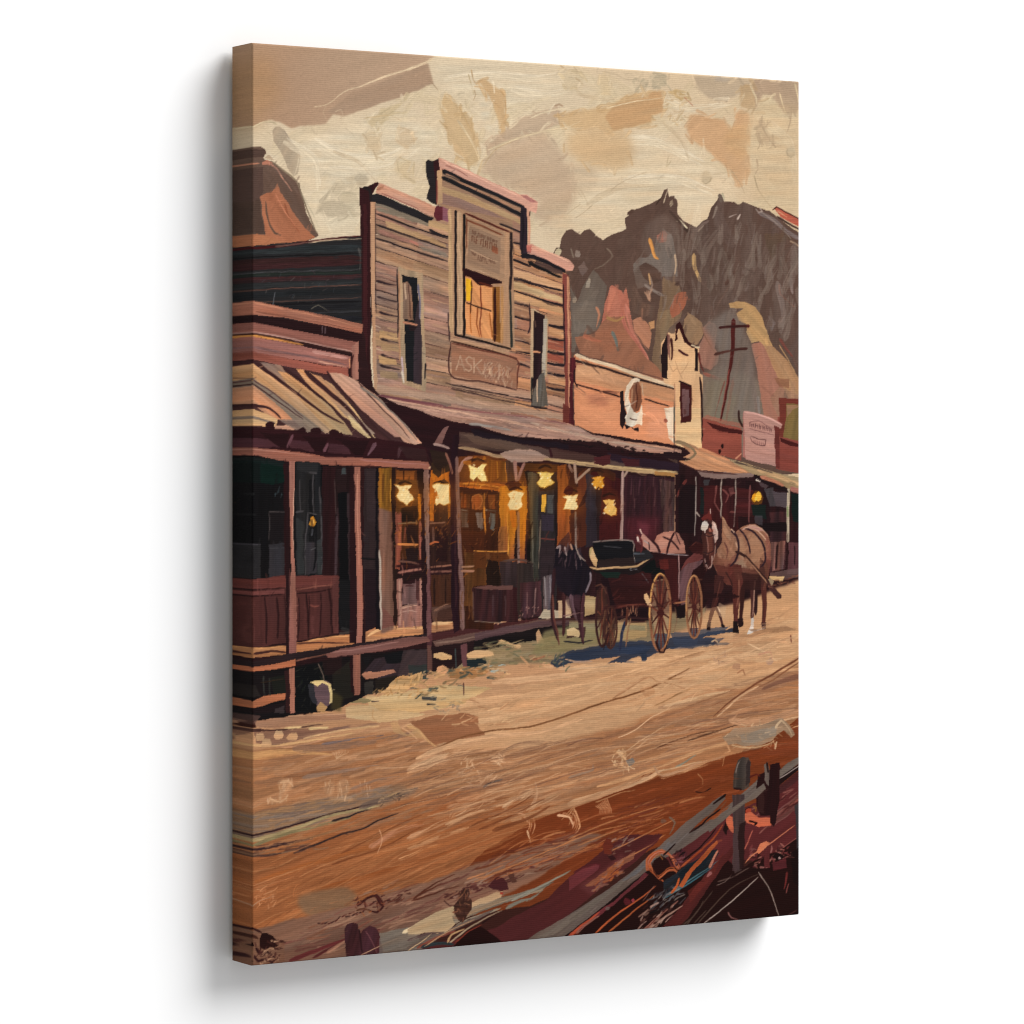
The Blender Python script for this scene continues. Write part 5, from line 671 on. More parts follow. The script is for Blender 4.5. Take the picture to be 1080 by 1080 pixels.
# ---- steps, porch edge and what is under it
P('1a1518','240,712 312,703 380,690 455,683 560,664 600,656 600,668 560,676 500,688 470,705 450,712 400,728 372,740 350,750 300,756 240,765', ang=2, var=.2)
P('2c2024','240,696 266,698 300,690 380,678 450,668 450,676 380,688 300,698 266,704 240,704', ang=7, var=.15, wob=.5)
P('b06c4a','240,703 266,704 290,700 312,695 312,702 290,706 268,708 240,708', ang=8, var=.1, wob=.5); S('8a5a48','312,697 330,693 345,690',2,.8,dry=.1)
P('7d544c','343,690 360,684 400,678 430,672 450,671 454,676 430,682 400,687 370,691 346,694', ang=7, var=.12, wob=.5); S('a0746a','350,688 380,684 420,677',1.4,1)
P('6b5048','456,676 480,671 520,664 560,655 580,652 582,656 560,662 520,670 490,678 460,682', ang=8, var=.1, wob=.6); S('8a6e60','460,678 490,674 530,664',1.6,1,dry=.3); P('5b444a','500,668 540,660 580,654 600,652 600,660 580,660 540,668 500,676',ang=8,a=.8)
P('2c2828','240,724 270,722 275,735 240,738',a=.9); S('3a3c3a','278,713 279,738',2,1.6); S('343634','284,715 285,735',1.6); P('20241f','285,715 304,712 304,732 290,734',a=.8); S('3c2e20','275,720 300,716',.8)
P('b4704c','240,738 266,740 278,734 292,732 310,731 312,735 290,740 268,747 240,742', ang=6, var=.12, wob=.6); P('20161a','240,746 268,748 310,738 311,748 290,752 240,754'); P('4a4245','290,748 300,744 300,752 290,752',a=.7); P('6b4f48','240,753 266,754 275,756 268,764 240,766',a=.7)
P('a8705c','305,705 311,704 311,752 306,753', ang=88, var=.1, wob=.4); P('351e20','300,708 305,706 306,752 302,752',ang=88)
P('101216','312,705 345,698 345,738 330,752 312,752',a=.9); SCAT('312,705 345,700 350,740 315,750', 40, ['33402c','2a2c2c','4a4a3a'], (3,9), (.5,1), 70, av=40, a=.6); S('6a5a50','336,700 340,710 342,718',1.4,1); P('2c1a1c','340,695 360,692 360,712 342,712',a=.7); P('2c2c24','350,712 372,695 372,735 352,740',a=.6); P('4a4426','350,730 362,735 360,750 348,748',soft=2,a=.7)
P('675258','331,720 336,718 344,718 349,722 350,734 348,742 342,748 334,744 329,735', wob=.8,var=.12); P('d8bf84','326,720 332,717.5 342,718 349,722 351,732 350,741 347,742 348,732 346,723 340,720 335,724 329,720', wob=.5); P('33343c','325,722 331,722 332,735 335,742 330,742 326,735'); P('b08a5c','333,746 338,740 345,745 342,752 335,751',wob=1.2)
P('94604f','372,691 380,690 380,728 379,733 373,733', ang=88, var=.12, wob=.4); P('2a1417','369,692 372,691 373,732 370,730'); P('3a2e35','382,710 395,695 420,688 450,685 450,705 430,712 400,716 382,708', ang=50, var=.15); P('14151a','404,690 430,686 424,700 408,700'); P('46393c','425,686 450,684 450,712 420,715',a=.8,ang=50); P('1c1a1e','382,694 392,692 386,705'); P('2d3a3a','430,702 450,700 450,716 434,716',a=.7)
P('b07c62','381,712 384,709 400,708 415,706 418,709 400,714 386,717', ang=6, var=.1, wob=.6); P('3b3a38','384,720 394,718 394,732 385,733',a=.8); P('2a241e','396,716 420,712 410,725 396,732',a=.8)
P('65463f','450,680 455,680 456,708 451,712', ang=88, var=.1); P('2b1a1e','455,682 500,676 500,690 480,705 456,708',a=.95); P('d5ab78','457,690 465,688 477,691 477,695 465,696 457,694', wob=.9, ang=0); P('d3a878','492,690 500,686 520,686 521,692 505,694 493,694', wob=.7, ang=0); P('6a464a','485,680 492,678 493,704 488,706',ang=88); S('3f4a4c','480,684 481,705',1.4,1); P('1f2a30','492,696 512,694 514,700 500,704 492,702')
P('d9a478','461,704 466,701 471,703 473,708 468,712 461,710', wob=1.2); P('a8794c','472,707 490,703 510,704 515,710 500,716 474,716',wob=1.6,var=.2); SCAT('430,708 520,700 540,712 440,735', 110, ['d2a878','9a7c54','b98e64','7d6a4c','3c4a4a','c49a6a'], (3,12), (1,3), 8, av=20, a=.75)
P('cfa16c','402,730 410,722 420,715 430,712 445,708 447,716 440,722 430,728 410,732', wob=2, var=.2); SCAT('395,725 450,705 460,715 440,735 395,738', 60, ['dcb27a','b88a54','8a7048','c99c64'], (2,8), (.8,2), 45, av=30, a=.8)
S('cfa97a','527,676 540,681 549,682',4,4,dry=.05,taper=.05); S('8a6a50','525,675 532,682 546,684',1.2,1); P('b5906c','565,668 568,664 572,674 585,681 582,684 566,678', wob=.8); S('6a4a40','574,682 586,682',1.6,1)
SCAT('500,680 600,668 600,690 520,705', 60, ['8f7c58','7d6e50','a08a62','6a6a50'], (5,18), (1.2,3.4), 4, av=10, a=.7); S('c4966c','549,692 556,700 562,704 585,700',2.4,1.4,dry=.2); S('9c6c4c','562,696 575,692',3,2); SCAT('518,702 535,700 534,708 520,710',12,['c9ac84','a0b0b0'],(4,9),(1,2),8,av=10); SCAT('560,690 590,690 590,705 560,706',20,['c99a74','8f8058','b08462'],(4,10),(1,2.4),10,av=14,a=.7)
# ---- blue shadows of the wagons
P('3a3f50','582,697 592,690 600,687 625,682 655,676 690,676 715,672 742,668 775,662 775,666 740,672 765,674 745,682 730,684 712,682 690,690 680,694 672,692 660,698 640,700 655,692 600,699 588,704 580,700', ang=4, var=.14, wob=1.6)
P('2e3a52','590,692 640,682 690,680 680,690 655,690 620,697 592,700',a=.8,ang=4,var=.2,wob=1.5); S('38435c','707,684 728,680',2,1.2,dry=.2); DOT('323d54',679,693,3.6,4.4); P('3a4358','708,668 770,660 760,668 735,672 735,682 712,680',a=.7,wob=1.4)
S('c09a78','596,695 618,700 640,702',1.4,1,dry=.3); S('b3927a','605,698 625,698',2.4,1.4,dry=.3); S('c9a580','590,706 625,704 650,702',2.4,1.4,dry=.4); SCAT('582,690 602,690 600,706 582,705', 16, ['3c4a50','6a6a52','9a8060'], (3,9), (1,2.4), 60, av=30, a=.8)
P('8b8058','574,665 600,660 640,665 690,668 640,676 590,688 560,690', ang=4, var=.12, a=.8, soft=2); P('b09468','640,650 682,652 682,672 645,676',ang=3,a=.8,var=.12); P('c8a884','588,634 600,632 604,650 590,652',a=.9); P('c4a878','616,628 630,630 630,646 616,650',a=.9,var=.2)
S('4a2c2a','580,655 620,652 680,655',2,2,dry=.2); P('8a8264','600,656 680,660 680,665 600,664',a=.7,ang=0)
P('3a2224','598,663 618,661 617,672 598,673',a=.8); P('c5ad82','597,664 605,662 614,666 610,672 598,670',wob=.8); S('2b2a30','595,676 610,678 625,675',2,1.2,dry=.2)
# ---- shaded horse
P('1d1723','586,578 592,574 598,577 604,574 612,580 618,592 624,604 622,618 618,628 606,632 596,628 588,616 584,600', ang=80, var=.2, wob=1); P('241c28','584,596 600,600 604,630 590,624 584,610',a=.7)
P('4a2c2c','588,576 600,560 604,578 596,582',a=.7,wob=1.3); S('9a8480','587,578 591,576 590,584',2.4,1.4,dry=.3); S('a08a84','596,577 598,586',2.2,1.2); S('a88068','602,574 604,580',2); S('9a8c84','609,582 613,590',2,1.2,dry=.2); S('a08c80','607,574 610,584 618,592',1.6,1,dry=.2); SCAT('586,576 612,576 616,596 588,596',22,['46343f','2b2230','6b5658'],(5,14),(.8,1.8),80,av=10,a=.7)
for p,w,w2,c in (('585,600 583,625 582,645 584,662 589,676',4,2.4,'3a2228'),('583,628 584,650 588,668 590,680',2.4,1.6,'6a4038'),('594,626 595,645 594,670',4,3,'4a2a2c'),('607,628 610,650 614,672 615,679',4,2.6,'3a2028'),('616,626 614,645 614,660 615,676',3.4,2.4,'54323a'),('602,628 604,640 608,652',5,2,'6a5058'),('622,604 623,612 618,625',2.4,2,'8a7a80')): S(c,p,w,w2,dry=.1,var=.2)
S('5a4448','598,630 604,645 609,655',5,2,a=.8); P('48303a','604,628 612,628 612,645 606,640',a=.8); S('8a6a64','594,650 616,646',1.2,1)
# ---- front carriage
P('221118','640,605 700,600 712,590 712,600 690,632 688,655 652,655 640,640 634,610', wob=.6); P('3f1d1e','640,605 686,602 690,640 650,642',ang=0,var=.2,a=.8); P('341718','645,620 686,618 684,638 648,638',a=.8,ang=0)
P('16161c','625,573 640,571 667,570 668,580 670,597 640,600 630,598 628,590', wob=.4,var=.15); P('3f2c2a','630,590 668,588 671,598 640,600 630,598',a=.6); S('8a7c74','625,572 645,570 667,570.5 668,580 670,594',1.4,1.2,dry=.1); S('4a4a50','636,576 656,578',1.2,.8,dry=.4); S('b09a6a','624,578 623,586 628,590',4,2,dry=.1); P('caa678','622,588 625,578 628,586 630,590 629,598 626,596',wob=.4)
P('20181c','622,598 634,600 660,599 676,596 684,590 690,592 684,600 668,606 640,606 628,604',a=.95); P('16302a','632,603 655,604 652,610 638,609',a=.8); S('c9a374','622,598 630,600 645,599 660,598.5 672,597 682,591 687,588',2.2,2,dry=.08); S('7d7c80','664,601 672,600',2.4,1.6,dry=.3); P('2a2a30','668,582 684,580 690,588 680,592 670,594'); S('585e68','668,584 680,584',1.6,1,dry=.3)
P('0f1314','690,590 700,600 692,606 680,604 676,600'); S('6b6a70','677,605 684,615',1,.8,dry=.1)
P('2f1519','690,583 712,584 736,586 732,614 715,640 708,625 700,600 692,598', wob=.5, var=.2); P('451c1c','700,588 714,590 716,640 708,630 702,606',a=.9,ang=85); S('9a8c8c','692,582 712,585 726,586',1.4,1,dry=.1); P('6a2c26','695,590 704,590 706,600 697,600',a=.7)
S('6b3a30','650,640 665,638 680,637',2.4,2,dry=.2); SCAT('652,640 678,640 676,650 654,650',18,['9a6c52','2c181a','5a3830'],(4,9),(1,2),84,av=14,a=.9); S('3a2224','620,652 660,651 685,653',2.6,2,dry=.1); S('4a2e2a','650,656 684,656',1.6,1.2)
P('bb946a','650,655 662,652 664,664 652,668',a=.5); S('2f3550','660,655 656,668 654,686',3.4,2.6,dry=.15); S('9a7050','665,652 662,668 660,682',1.6,1.2); S('5c3428','662,642 660,660',3,2)
def WHEEL(cx, cy, rx, ry, c, w, spokes=12, sc='4a2420', sw=1.5, rim2=None, a0=0, hub=3):
    for k in range(spokes):
        t = a0+k*6.283/spokes; S([sc,'6b3a2c'][k%2],[(cx,cy),(cx+(rx-1)*math.cos(t),cy+(ry-1)*math.sin(t))],sw*1.3,sw*.8,dry=.05,taper=.02,var=.25)
    R = [(cx+rx*math.cos(k*6.283/20),cy+ry*math.sin(k*6.283/20)) for k in range(21)]
    S(c,R,w,w,dry=.05,taper=0,var=.25,wob=.4)
    if rim2: S(rim2,[(cx+(rx+.3)*math.cos(t),cy+(ry+.3)*math.sin(t)) for t in [3.0+.16*k for k in range(14)]],w*.55,w*.4,dry=.15)
    DOT(sc,cx,cy,hub*.7,hub)
# left rear wheels (shaded)
P('5a4030','630,622 640,618 642,650 640,680 632,665 629,645',a=.5); WHEEL(635.5,650,7,32,'3f2424',2.4,10,'4a2c28',1.4,None,.2); P('3a2024','637,640 650,638 648,680 642,684 636,670',a=.75,ang=88,var=.3); WHEEL(644,662,6.5,22,'4a2c26',2,9,'5f4030',1.3,None,.1); SCAT('636,650 650,650 648,682 638,682',18,['7a5a40','5a3c2c','2b181c'],(6,16),(.8,1.4),84,av=8)
S('5a3a30','628,618 634,616 640,626',1.6,1.2)
# big wheel
P('c29c74','690,612 702,610 708,640 706,670 698,686 690,670 687,640',a=.55); P('3a1c1c','692,612 702,612 704,640 692,640',a=.6); P('3b3f50','690,668 706,668 700,684 694,682',a=.8)
WHEEL(696.5,646,11,41,'8a5c40',2.8,14,'4b2220',1.7,'dca860',.15,5); S('2f181a','692,676 696,688 700,688 704,676',2,1.6); S('c48a54','707,640 706,665 701,684',1.4,1,dry=.2); P('dcb080','679,627 682,626 684,630 688,640 683,638 679,631',wob=.5)
# second carriage parts and right wheel
P('6b3a38','718,600 724,590 734,582 744,578 746,585 736,592 728,602 722,615 718,620', ang=40, var=.15); P('67494c','716,604 726,594 742,590 738,596 730,604 725,640 720,650 717,630', ang=75,var=.15,wob=.6); P('2c1214','732,600 744,596 744,640 734,650 728,610',ang=88); S('2b1418','724,582 728,576 736,572',3,3,dry=.1); S('5b3028','728,578 734,572 740,574',1.4); P('3a1818','726,578 738,572 745,578 742,584 730,584',a=.9); S('b08a84','716,585 716,610 716,632',1.2,1,dry=.2)
P('1d1014','712,640 724,636 722,652 714,652'); S('a06a4a','711,636 718,635 724,634',2,1.4,dry=.1)
P('c49c72','727,615 736,612 738,640 734,668 728,670 724,645',a=.5); P('3a1c1c','728,610 736,610 737,636 727,636',a=.6); P('353a52','727,662 736,662 732,672 728,670',a=.7)
WHEEL(732,640,8,33,'8f6244',2.4,13,'4b2422',1.4,'c08e5c',.2,4); S('7a5a44','712,640 714,655 710,668',1.2,.8,a=.6)
# pale horse behind the carriage
P('b07a68','688,574 693,565 700,561 708,560 716,563 721,572 723,584 712,584 694,583', ang=20, var=.1, wob=.7); P('c58f7a','692,572 702,562 714,564 708,572 696,580',a=.7,soft=2); P('b08274','674,570 678,562 682,566 688,573 696,583 686,582 678,576', wob=.5,ang=-40); S('6b3030','671,564 676,570 676,582',3,3,dry=.2); S('e0c8bc','672,566 673,571 676,574',2.4,1.4,dry=.2); S('d8b8a6','675,558 677,563',1.6,1); S('a0a0a0','679,570 685,575',.8); P('5a2a2e','669,570 676,572 676,581 671,582',a=.8)
for p,w in (('687,570 693,576 696,583',2.6),('711,562 706,572 703,584',2.2),('699,566 708,570 712,574 716,580',1.8),('684,572 685,580',1),('712,561 717,574',1)): S('3a2024',p,w,w,dry=.05)
# ---- the bay horse in front
# hind legs / far legs
P('2b1619','748,595 800,590 812,600 806,620 790,626 770,624 750,626 742,640 742,610',wob=.8,var=.2)
S('3a1e1c','783,600 783,625 782,645 781,660',6,3,dry=.05,taper=.04); S('301a1c','796,600 797,625 797,648',5,3,dry=.05); P('2a181a','778,652 784,652 784,660 779,662')
S('5a302a','805,600 806,625 806,645 805,660',7,3.4,dry=.05,taper=.04); P('3f2a2c','803,656 808,656 808,663 804,664')
# near hind with white sock
S('4a2a28','792,596 793,620 794,640 793,652',6,3.4,dry=.05,taper=.03); S('a07a68','796,612 795,632 794,650',1.6,1.2,dry=.2); P('ded0c4','792.4,652 795,651 795,660 794.6,667 788.4,669.4 788,668 791.4,661',wob=.3); 
# belly, body
P('936750','757,566 762,558 768,560 775,562 783,556 790,553 797,553 804,557 810,564 813,575 813,590 811,603 806,608 800,606 795,600 788,604 778,604 768,596 758,594 755,585', ang=60, var=.1, L=20, W=3, wob=.6)
P('b48868','788,563 800,563 806,580 801,594 793,596 789,582',soft=3,a=.7); P('8f5848','806,560 813,574 813,590 810,604 805,600 808,584',ang=85,a=.8); P('bf8f84','782,560 790,554 798,554 806,560 800,560 790,558',a=.9); P('b48c6c','776,568 783,566 787,580 785,590 779,588',a=.6,soft=2)
P('8a6a52','774,582 786,596 800,604 798,612 788,604 778,602',a=.7); P('4a2c28','802,588 806,594 808,608 804,620 800,604',a=.9); P('6a3c34','808,590 813,592 810,612 806,618',a=.8)
# chest, shoulder
P('7c5040','756,575 762,572 775,575 778,590 780,600 784,612 778,620 766,616 756,605 752,594', ang=80, var=.14, wob=.7); P('96664f','756,578 770,582 772,592 760,594',a=.7,soft=2); P('60332c','754,596 780,598 782,612 772,618 758,612',a=.85); P('a58870','774,592 783,588 788,600 786,610 778,606',a=.7,soft=1)
# neck + dark mane
P('3a2224','757,560 762,546 764,562 760,575 754,586 752,580',wob=.7); P('946a52','761,544 766,552 772,560 777,570 776,585 768,590 758,588 756,580 762,570', ang=-60, var=.14, wob=.6); P('ae8468','763,552 768,560 771,572 766,566 762,558',a=.8); S('b58c6c','762,546 766,554 770,562',2,1.4); S('6a4038','764,572 768,582 766,590',1.6); S('e0bca0','771,558 775,562',1)
# head
P('4e2c28','741,556 744,549 750,547 755,554 756,566 755,578 753,588 750,598 746,601 742,597 741,588 741,576 740,566', ang=82, var=.2, wob=.4)
P('6d4034','746,562 751,564 751,580 749,590 746,588',a=.8,ang=85); P('c2a092','751,549 755,552 757,560 757,568 754,573 752,568 751,560',wob=.4); S('ddc6b8','753,552 756,560 755,568',1.4,.8,dry=.3)
P('cfc2b6','739.5,556 740.5,551 743,549 745.5,550 747,553 747,557 744.5,559.5 741,559.5 739.5,558',wob=.5,var=.12); S('cfbcb0','743,558 744,562',1.4,.8); S('3a2024','746.5,550 750,553.5 749.5,557',1.8,1.2); DOT('241418',749.6,554.6,1.3,1.5)
P('a4604e','748,557 752,558 752,561 748,561'); P('6d2e2a','739,547 742,544 746,542 748,538.5 750,543 751,549 746,547.5 741,549',wob=.4); S('d8bcae','749,537 749.3,542',.9)
S('8a6054','745,563 746.5,572 747,582',1.2,.8); S('b08a7a','754,575 754,584 752,591',1,.8,dry=.2); S('c0a090','751,586 751,595 749,600',1.2,.9,dry=.3)
P('351b1d','742,584 748,586 749,595 746,600 743,597 741,590',a=.8); S('a88a80','743,589 744,595 746,599',1,.7,dry=.4); S('9a7a70','745,585 748,584 750,588',.9); DOT('1c1014',744.5,594.5,1,1.4); S('b09088','747,600 749,598',1)
S('2f1c20','741,562 748,566 754,564',.9,.8,dry=0); S('2f1c20','742,582 747,584 753,581',.9,.8,dry=0); S('2f1c20','750,556 753,570 753,581',.8,.7,dry=0)
SCAT('743,594 750,594 749,602 744,602',6,['b89c90','5a3430'],(2,4),(.6,1),60,av=40)
# front legs
P('5c302a','768,594 782,596 784,612 780,628 779,645 778,660 779,667 773,667 774,655 773,635 772,620 768,608', ang=86, var=.15, wob=.5); S('8a5a48','778,604 780,620 777,640',2,1.4,dry=.2,a=.7); P('1f1416','773,655 778,655 779,668 773,667')
P('4a2826','754,606 764,608 763,620 758,632 754,644 750,655 748,664 745,664 747,654 750,640 753,625', ang=70, var=.15, wob=.5); P('241518','746,656 750,656 749,665 745,665'); S('4a2c2a','755,640 760,652 762,660',3.6,2,dry=.1); S('241a20','761,659 764,661',3.4,3)
P('c9a884','758,636 766,640 764,652 758,650',a=.5)
S('e0c0a0','757,640 759,646',1.2)
P('5a342c','772,598 800,600 804,606 790,612 776,612',a=.8,soft=1); P('3a201e','782,604 803,606 803,622 784,622',a=.8)
S('6a4234','806,592 809,606 806,622',4,2,dry=.2); SCAT('758,562 812,560 812,600 760,606', 110, None, (3,10), (1,2.6), 55, av=25, a=.5, jit=.08); S('d0a88c','790,557 800,560 808,570',1.4,.8,dry=.3); S('6e4438','783,600 792,604 800,603',3,2,a=.6); S('c39c80','776,572 780,582 784,590',1.6,1,dry=.4,a=.7)
# harness and shaft
for p,w in (('775,562 779,572 779,582 775,592 770,597',2.4),('780,558 786,566 790,576 791,584',2),('786,558 793,560 800,566 806,578 807,592 802,598',2.2),('771,560 776,566',1.6),('784,562 788,570',1)): S('33202a',p,w,w*.8,dry=.04)
S('3a2220','776,582 786,587 796,598 806,610 818,624',2.6,4,dry=.05,taper=.02); S('a5785c','786,588 797,600 806,611 815,621',1.4,1.2,dry=.1); P('4a2c2c','808,612 814,616 824,628 824,631 820,632 812,622',wob=.4); P('c8a878','811,608 816,608 827,608 825,613 816,612 812,611',wob=.7); P('9a8468','812,610 817,613 815,618 810,612')
# ground bits round the horse
P('caa074','745,642 758,640 758,660 744,662',a=.4); P('2d1518','742,626 775,626 782,630 742,632',wob=1.2,a=.9); SCAT('815,612 843,606 843,615 812,620',20,['8a5a44','6b4034'],(3,8),(1,2),10,av=30,a=.7); P('9a7252','790,664 830,660 840,664 800,670',a=.7,wob=1.2); S('a87e5a','776,670 800,670 820,664 843,662',3,1.5,dry=.4); P('b48862','774,668 788,668 788,680 773,682',a=.6); S('d8b48a','750,677 754,675 760,681',1.6,1.2,dry=.1); S('6b4a44','753,676 757,681',1.2); SCAT('752,690 766,688 764,700 754,700',16,['8a6a58','c9a080','a5806a'],(3,8),(.7,1.4),40,av=60,a=.7); S('e2bc92','788,678 800,684 810,690 820,698',1.6,1,dry=.3); S('c89474','800,690 812,688 814,696',2,1.4,dry=.3); DOT('a88a7c',812,698,4,3.4,a=.6); S('7a4436','834,670 835,678',1.4,1); S('ddb58a','730,695 755,692',4,2,dry=.3,a=.7); S('a07450','700,700 740,688 780,682',2,1,dry=.4,a=.7)
SCAT('700,690 843,640 843,690 760,730 700,735', 70, ['d9b288','c2946c','cfa47a','b98a64'], (10,40), (1,3.5), 12, av=10, a=.45)
DOT('a87c60',777,703,5,4,a=.6); S('a0704f','778,710 784,706 786,712',1.6,1,dry=.3)

SCAT('586,700 700,690 780,664 843,650 843,690 700,720 590,720', 60, None, (6,26), (1,3), 6, av=8, a=.5, jit=.05)
SCAT('640,605 700,600 712,636 650,650', 40, ['3a1a1b','5a2c28','2a1215','4a2422'], (4,14), (.8,2), 10, av=30, a=.6)

S('c9a188','784,558 794,554.5 804,558 810,567',1.4,.9,dry=.3); S('2c1a1c','765,603 772,616 770,630',1.6,1,a=.6); S('7d5040','779,612 780,630 778,646',1.4,.8,a=.7); S('6a4034','760,612 756,630 751,645',1.2,.8,a=.7)

FR = '267,46 842,87 842,964 267,1017'
SCAT(FR, 1500, None, (3,10), (.8,2.2), lambda x, y: 12 if y > 700 else RNG.uniform(-40, 60), av=15, a=.38, jit=.07)
KX, KZ, KS, KP, WS = .80, 1.07, 10, 2340, .80
# ================================================================= the scene
import bpy, bmesh
from mathutils import Vector, Matrix
scene = bpy.context.scene
COLL = scene.collection
F_PX, CX, HY = 3534.0, 540.0, 464.5            # focal length and principal point of the shop photo, in its pixels
TH = math.radians(32.1)                         # how far the print is turned away from the lens
ZL = 2.2126                                     # metres from the lens to the near edge
X0 = (266.0-CX)/F_PX*ZL
WID = 719.8/F_PX*ZL                             # print: about 45 x 61 x 2.8 cm
TOP = (HY-45.0)/F_PX*ZL; BOT = (HY-1018.7)/F_PX*ZL
THK = 45.4/F_PX*ZL
GAP = 0.006                                     # the print stands a little off the wall on its bumpers
EYE = 1.45
RV = np.array([math.cos(TH), -math.sin(TH), 0]); FV = np.array([math.sin(TH), math.cos(TH), 0])
CAM = -(X0*RV+ZL*FV)
def project(x, y, z):
    dx, dy = x-CAM[0], y-CAM[1]
    d = dx*FV[0]+dy*FV[1]
    return CX+F_PX*(dx*RV[0]+dy*RV[1])/d, HY-F_PX*z/d
def srgb2lin(c):
    return np.where(c <= .04045, c/12.92, ((np.clip(c, 0, 1)+.055)/1.055)**2.4)
def sample(px, py):
    u = np.clip((px-PX0)*SC, 0, BW-1.001); v = np.clip((py-PY0)*SC, 0, BH-1.001)
    i = u.astype(int); j = v.astype(int); fu = (u-i)[:, None]; fv = (v-j)[:, None]
    return (BUF[j, i]*(1-fu)+BUF[j, i+1]*fu)*(1-fv)+(BUF[j+1, i]*(1-fu)+BUF[j+1, i+1]*fu)*fv
_l = (BUF*np.array([.3, .59, .11], np.float32)).sum(-1, keepdims=True)
BUF = _l+(BUF-_l)*.95
_rb = np.clip(BUF[..., 0]-BUF[..., 2], 0, 1)
BUF[..., 1] -= .015*_rb
BUF = np.clip(BUF, 0, 1)**1.07
BUF *= (1-np.clip(1-_l/.42, 0, 1)*np.array([.07, .15, .23], np.float32))*np.array([1.005, .99, .975], np.float32)
BUF *= (1+.05*(vn(XX/.9, YY/.7, 31)-.5)+.04*(vn(XX/2.5, YY/1.2, 33)-.5))[..., None]
BUF = np.clip(BUF, 0, 1)
E_FRONT = 1.27                                  # light level on the print: turns seen colours into paint colours
def grid_mesh(name, P3, col, nu, nv, mat, parent, flip=False):
    me = bpy.data.meshes.new(name)
    nf = (nu-1)*(nv-1)
    me.vertices.add(nu*nv); me.vertices.foreach_set('co', P3.astype(np.float32).ravel())
    a = (np.arange(nv-1)[:, None]*nu+np.arange(nu-1)[None, :]).ravel()
    q = np.stack([a, a+1, a+1+nu, a+nu], 1)
    if flip: q = q[:, ::-1]
    me.loops.add(nf*4); me.loops.foreach_set('vertex_index', q.astype(np.int32).ravel())
    me.polygons.add(nf); me.polygons.foreach_set('loop_start', (np.arange(nf)*4).astype(np.int32))
    me.update(calc_edges=True)
    at = me.color_attributes.new('paint', 'FLOAT_COLOR', 'POINT')
    c4 = np.ones((nu*nv, 4), np.float32); c4[:, :3] = col
    at.data.foreach_set('color', c4.ravel())
    me.polygons.foreach_set('use_smooth', np.ones(nf, bool))
    me.materials.append(mat); me.validate()
    o = bpy.data.objects.new(name, me); COLL.objects.link(o)
    if parent: o.parent = parent
    return o
def nodes_mat(name):
    m = bpy.data.materials.new(name); m.use_nodes = True
    nt = m.node_tree; return m, nt, nt.nodes['Principled BSDF']
# printed canvas: paint colours, cloth weave as relief, a dull varnish
mc, nt, bs = nodes_mat('printed_canvas')
N = nt.nodes.new; Lk = nt.links.new
att = N('ShaderNodeAttribute'); att.attribute_name = 'paint'
tc = N('ShaderNodeTexCoord')
def wave(direction, scale, dist):
    w = N('ShaderNodeTexWave'); w.wave_type = 'BANDS'; w.bands_direction = direction; w.wave_profile = 'SIN'
    w.inputs['Scale'].default_value = scale; w.inputs['Distortion'].default_value = dist; w.inputs['Detail'].default_value = 2
    w.inputs['Detail Scale'].default_value = 1.5
    Lk(tc.outputs['Object'], w.inputs['Vector']); return w
wz = wave('Z', 230, 1.2); wx = wave('X', 150, 1.5)
ns = N('ShaderNodeTexNoise'); ns.inputs['Scale'].default_value = 420; ns.inputs['Detail'].default_value = 3; Lk(tc.outputs['Object'], ns.inputs['Vector'])
mp = N('ShaderNodeMapping'); mp.inputs['Scale'].default_value = (0.35, 1, 1.6); Lk(tc.outputs['Object'], mp.inputs['Vector'])
n2 = N('ShaderNodeTexNoise'); n2.inputs['Scale'].default_value = 700; n2.inputs['Detail'].default_value = 2; Lk(mp.outputs[0], n2.inputs['Vector'])
def mth(op, a, b):
    m = N('ShaderNodeMath'); m.operation = op
    for k, v in enumerate((a, b)):
        if hasattr(v, 'is_output'): Lk(v, m.inputs[k])
        else: m.inputs[k].default_value = v
    return m.outputs[0]
h = mth('ADD', mth('MULTIPLY', wz.outputs['Fac'], .4), mth('MULTIPLY', wx.outputs['Fac'], .05))
h = mth('ADD', h, mth('MULTIPLY', ns.outputs['Fac'], .5)); h = mth('ADD', h, mth('MULTIPLY', n2.outputs['Fac'], .8))
bp = N('ShaderNodeBump'); bp.inputs['Strength'].default_value = .24; bp.inputs['Distance'].default_value = .0007
Lk(h, bp.inputs['Height']); Lk(bp.outputs[0], bs.inputs['Normal'])
Lk(att.outputs['Color'], bs.inputs['Base Color'])
bs.inputs['Roughness'].default_value = .72; bs.inputs['Specular IOR Level'].default_value = .04
# the print: an empty at the foot of its near edge
root = bpy.data.objects.new('canvas_print', None); COLL.objects.link(root)
root.location = (0, 0, EYE+BOT); root.empty_display_size = .1
root['label'] = 'gallery wrapped canvas print of a frontier street with wagon and horses, against the white wall'
root['category'] = 'canvas print'
R_ = 0.0011; HGT = TOP-BOT
def axis(n, total):                              # flat run with a small rounded turn at either end
    arc = R_*math.pi/2; s = np.linspace(-arc, total-2*R_+arc, n)
    # s runs over the stretched cloth; returns position along the axis, depth, seen position
    p = np.clip(s, 0, total-2*R_)+R_; d = np.zeros_like(s)
    lo = s < 0; t = -s[lo]/R_; p[lo] = R_-R_*np.sin(t); d[lo] = R_-R_*np.cos(t)
    hi = s > total-2*R_; t = (s[hi]-(total-2*R_))/R_; p[hi] = total-R_+R_*np.sin(t); d[hi] = R_-R_*np.cos(t)
    return p, d
NU, NV = 760, 1060
pu, du = axis(NU, WID); pv, dv = axis(NV, HGT)
U, V = np.meshgrid(pu, pv); D = np.minimum(R_, np.add.outer(dv, du))
P3 = np.stack([U, D, V], -1).reshape(-1, 3)
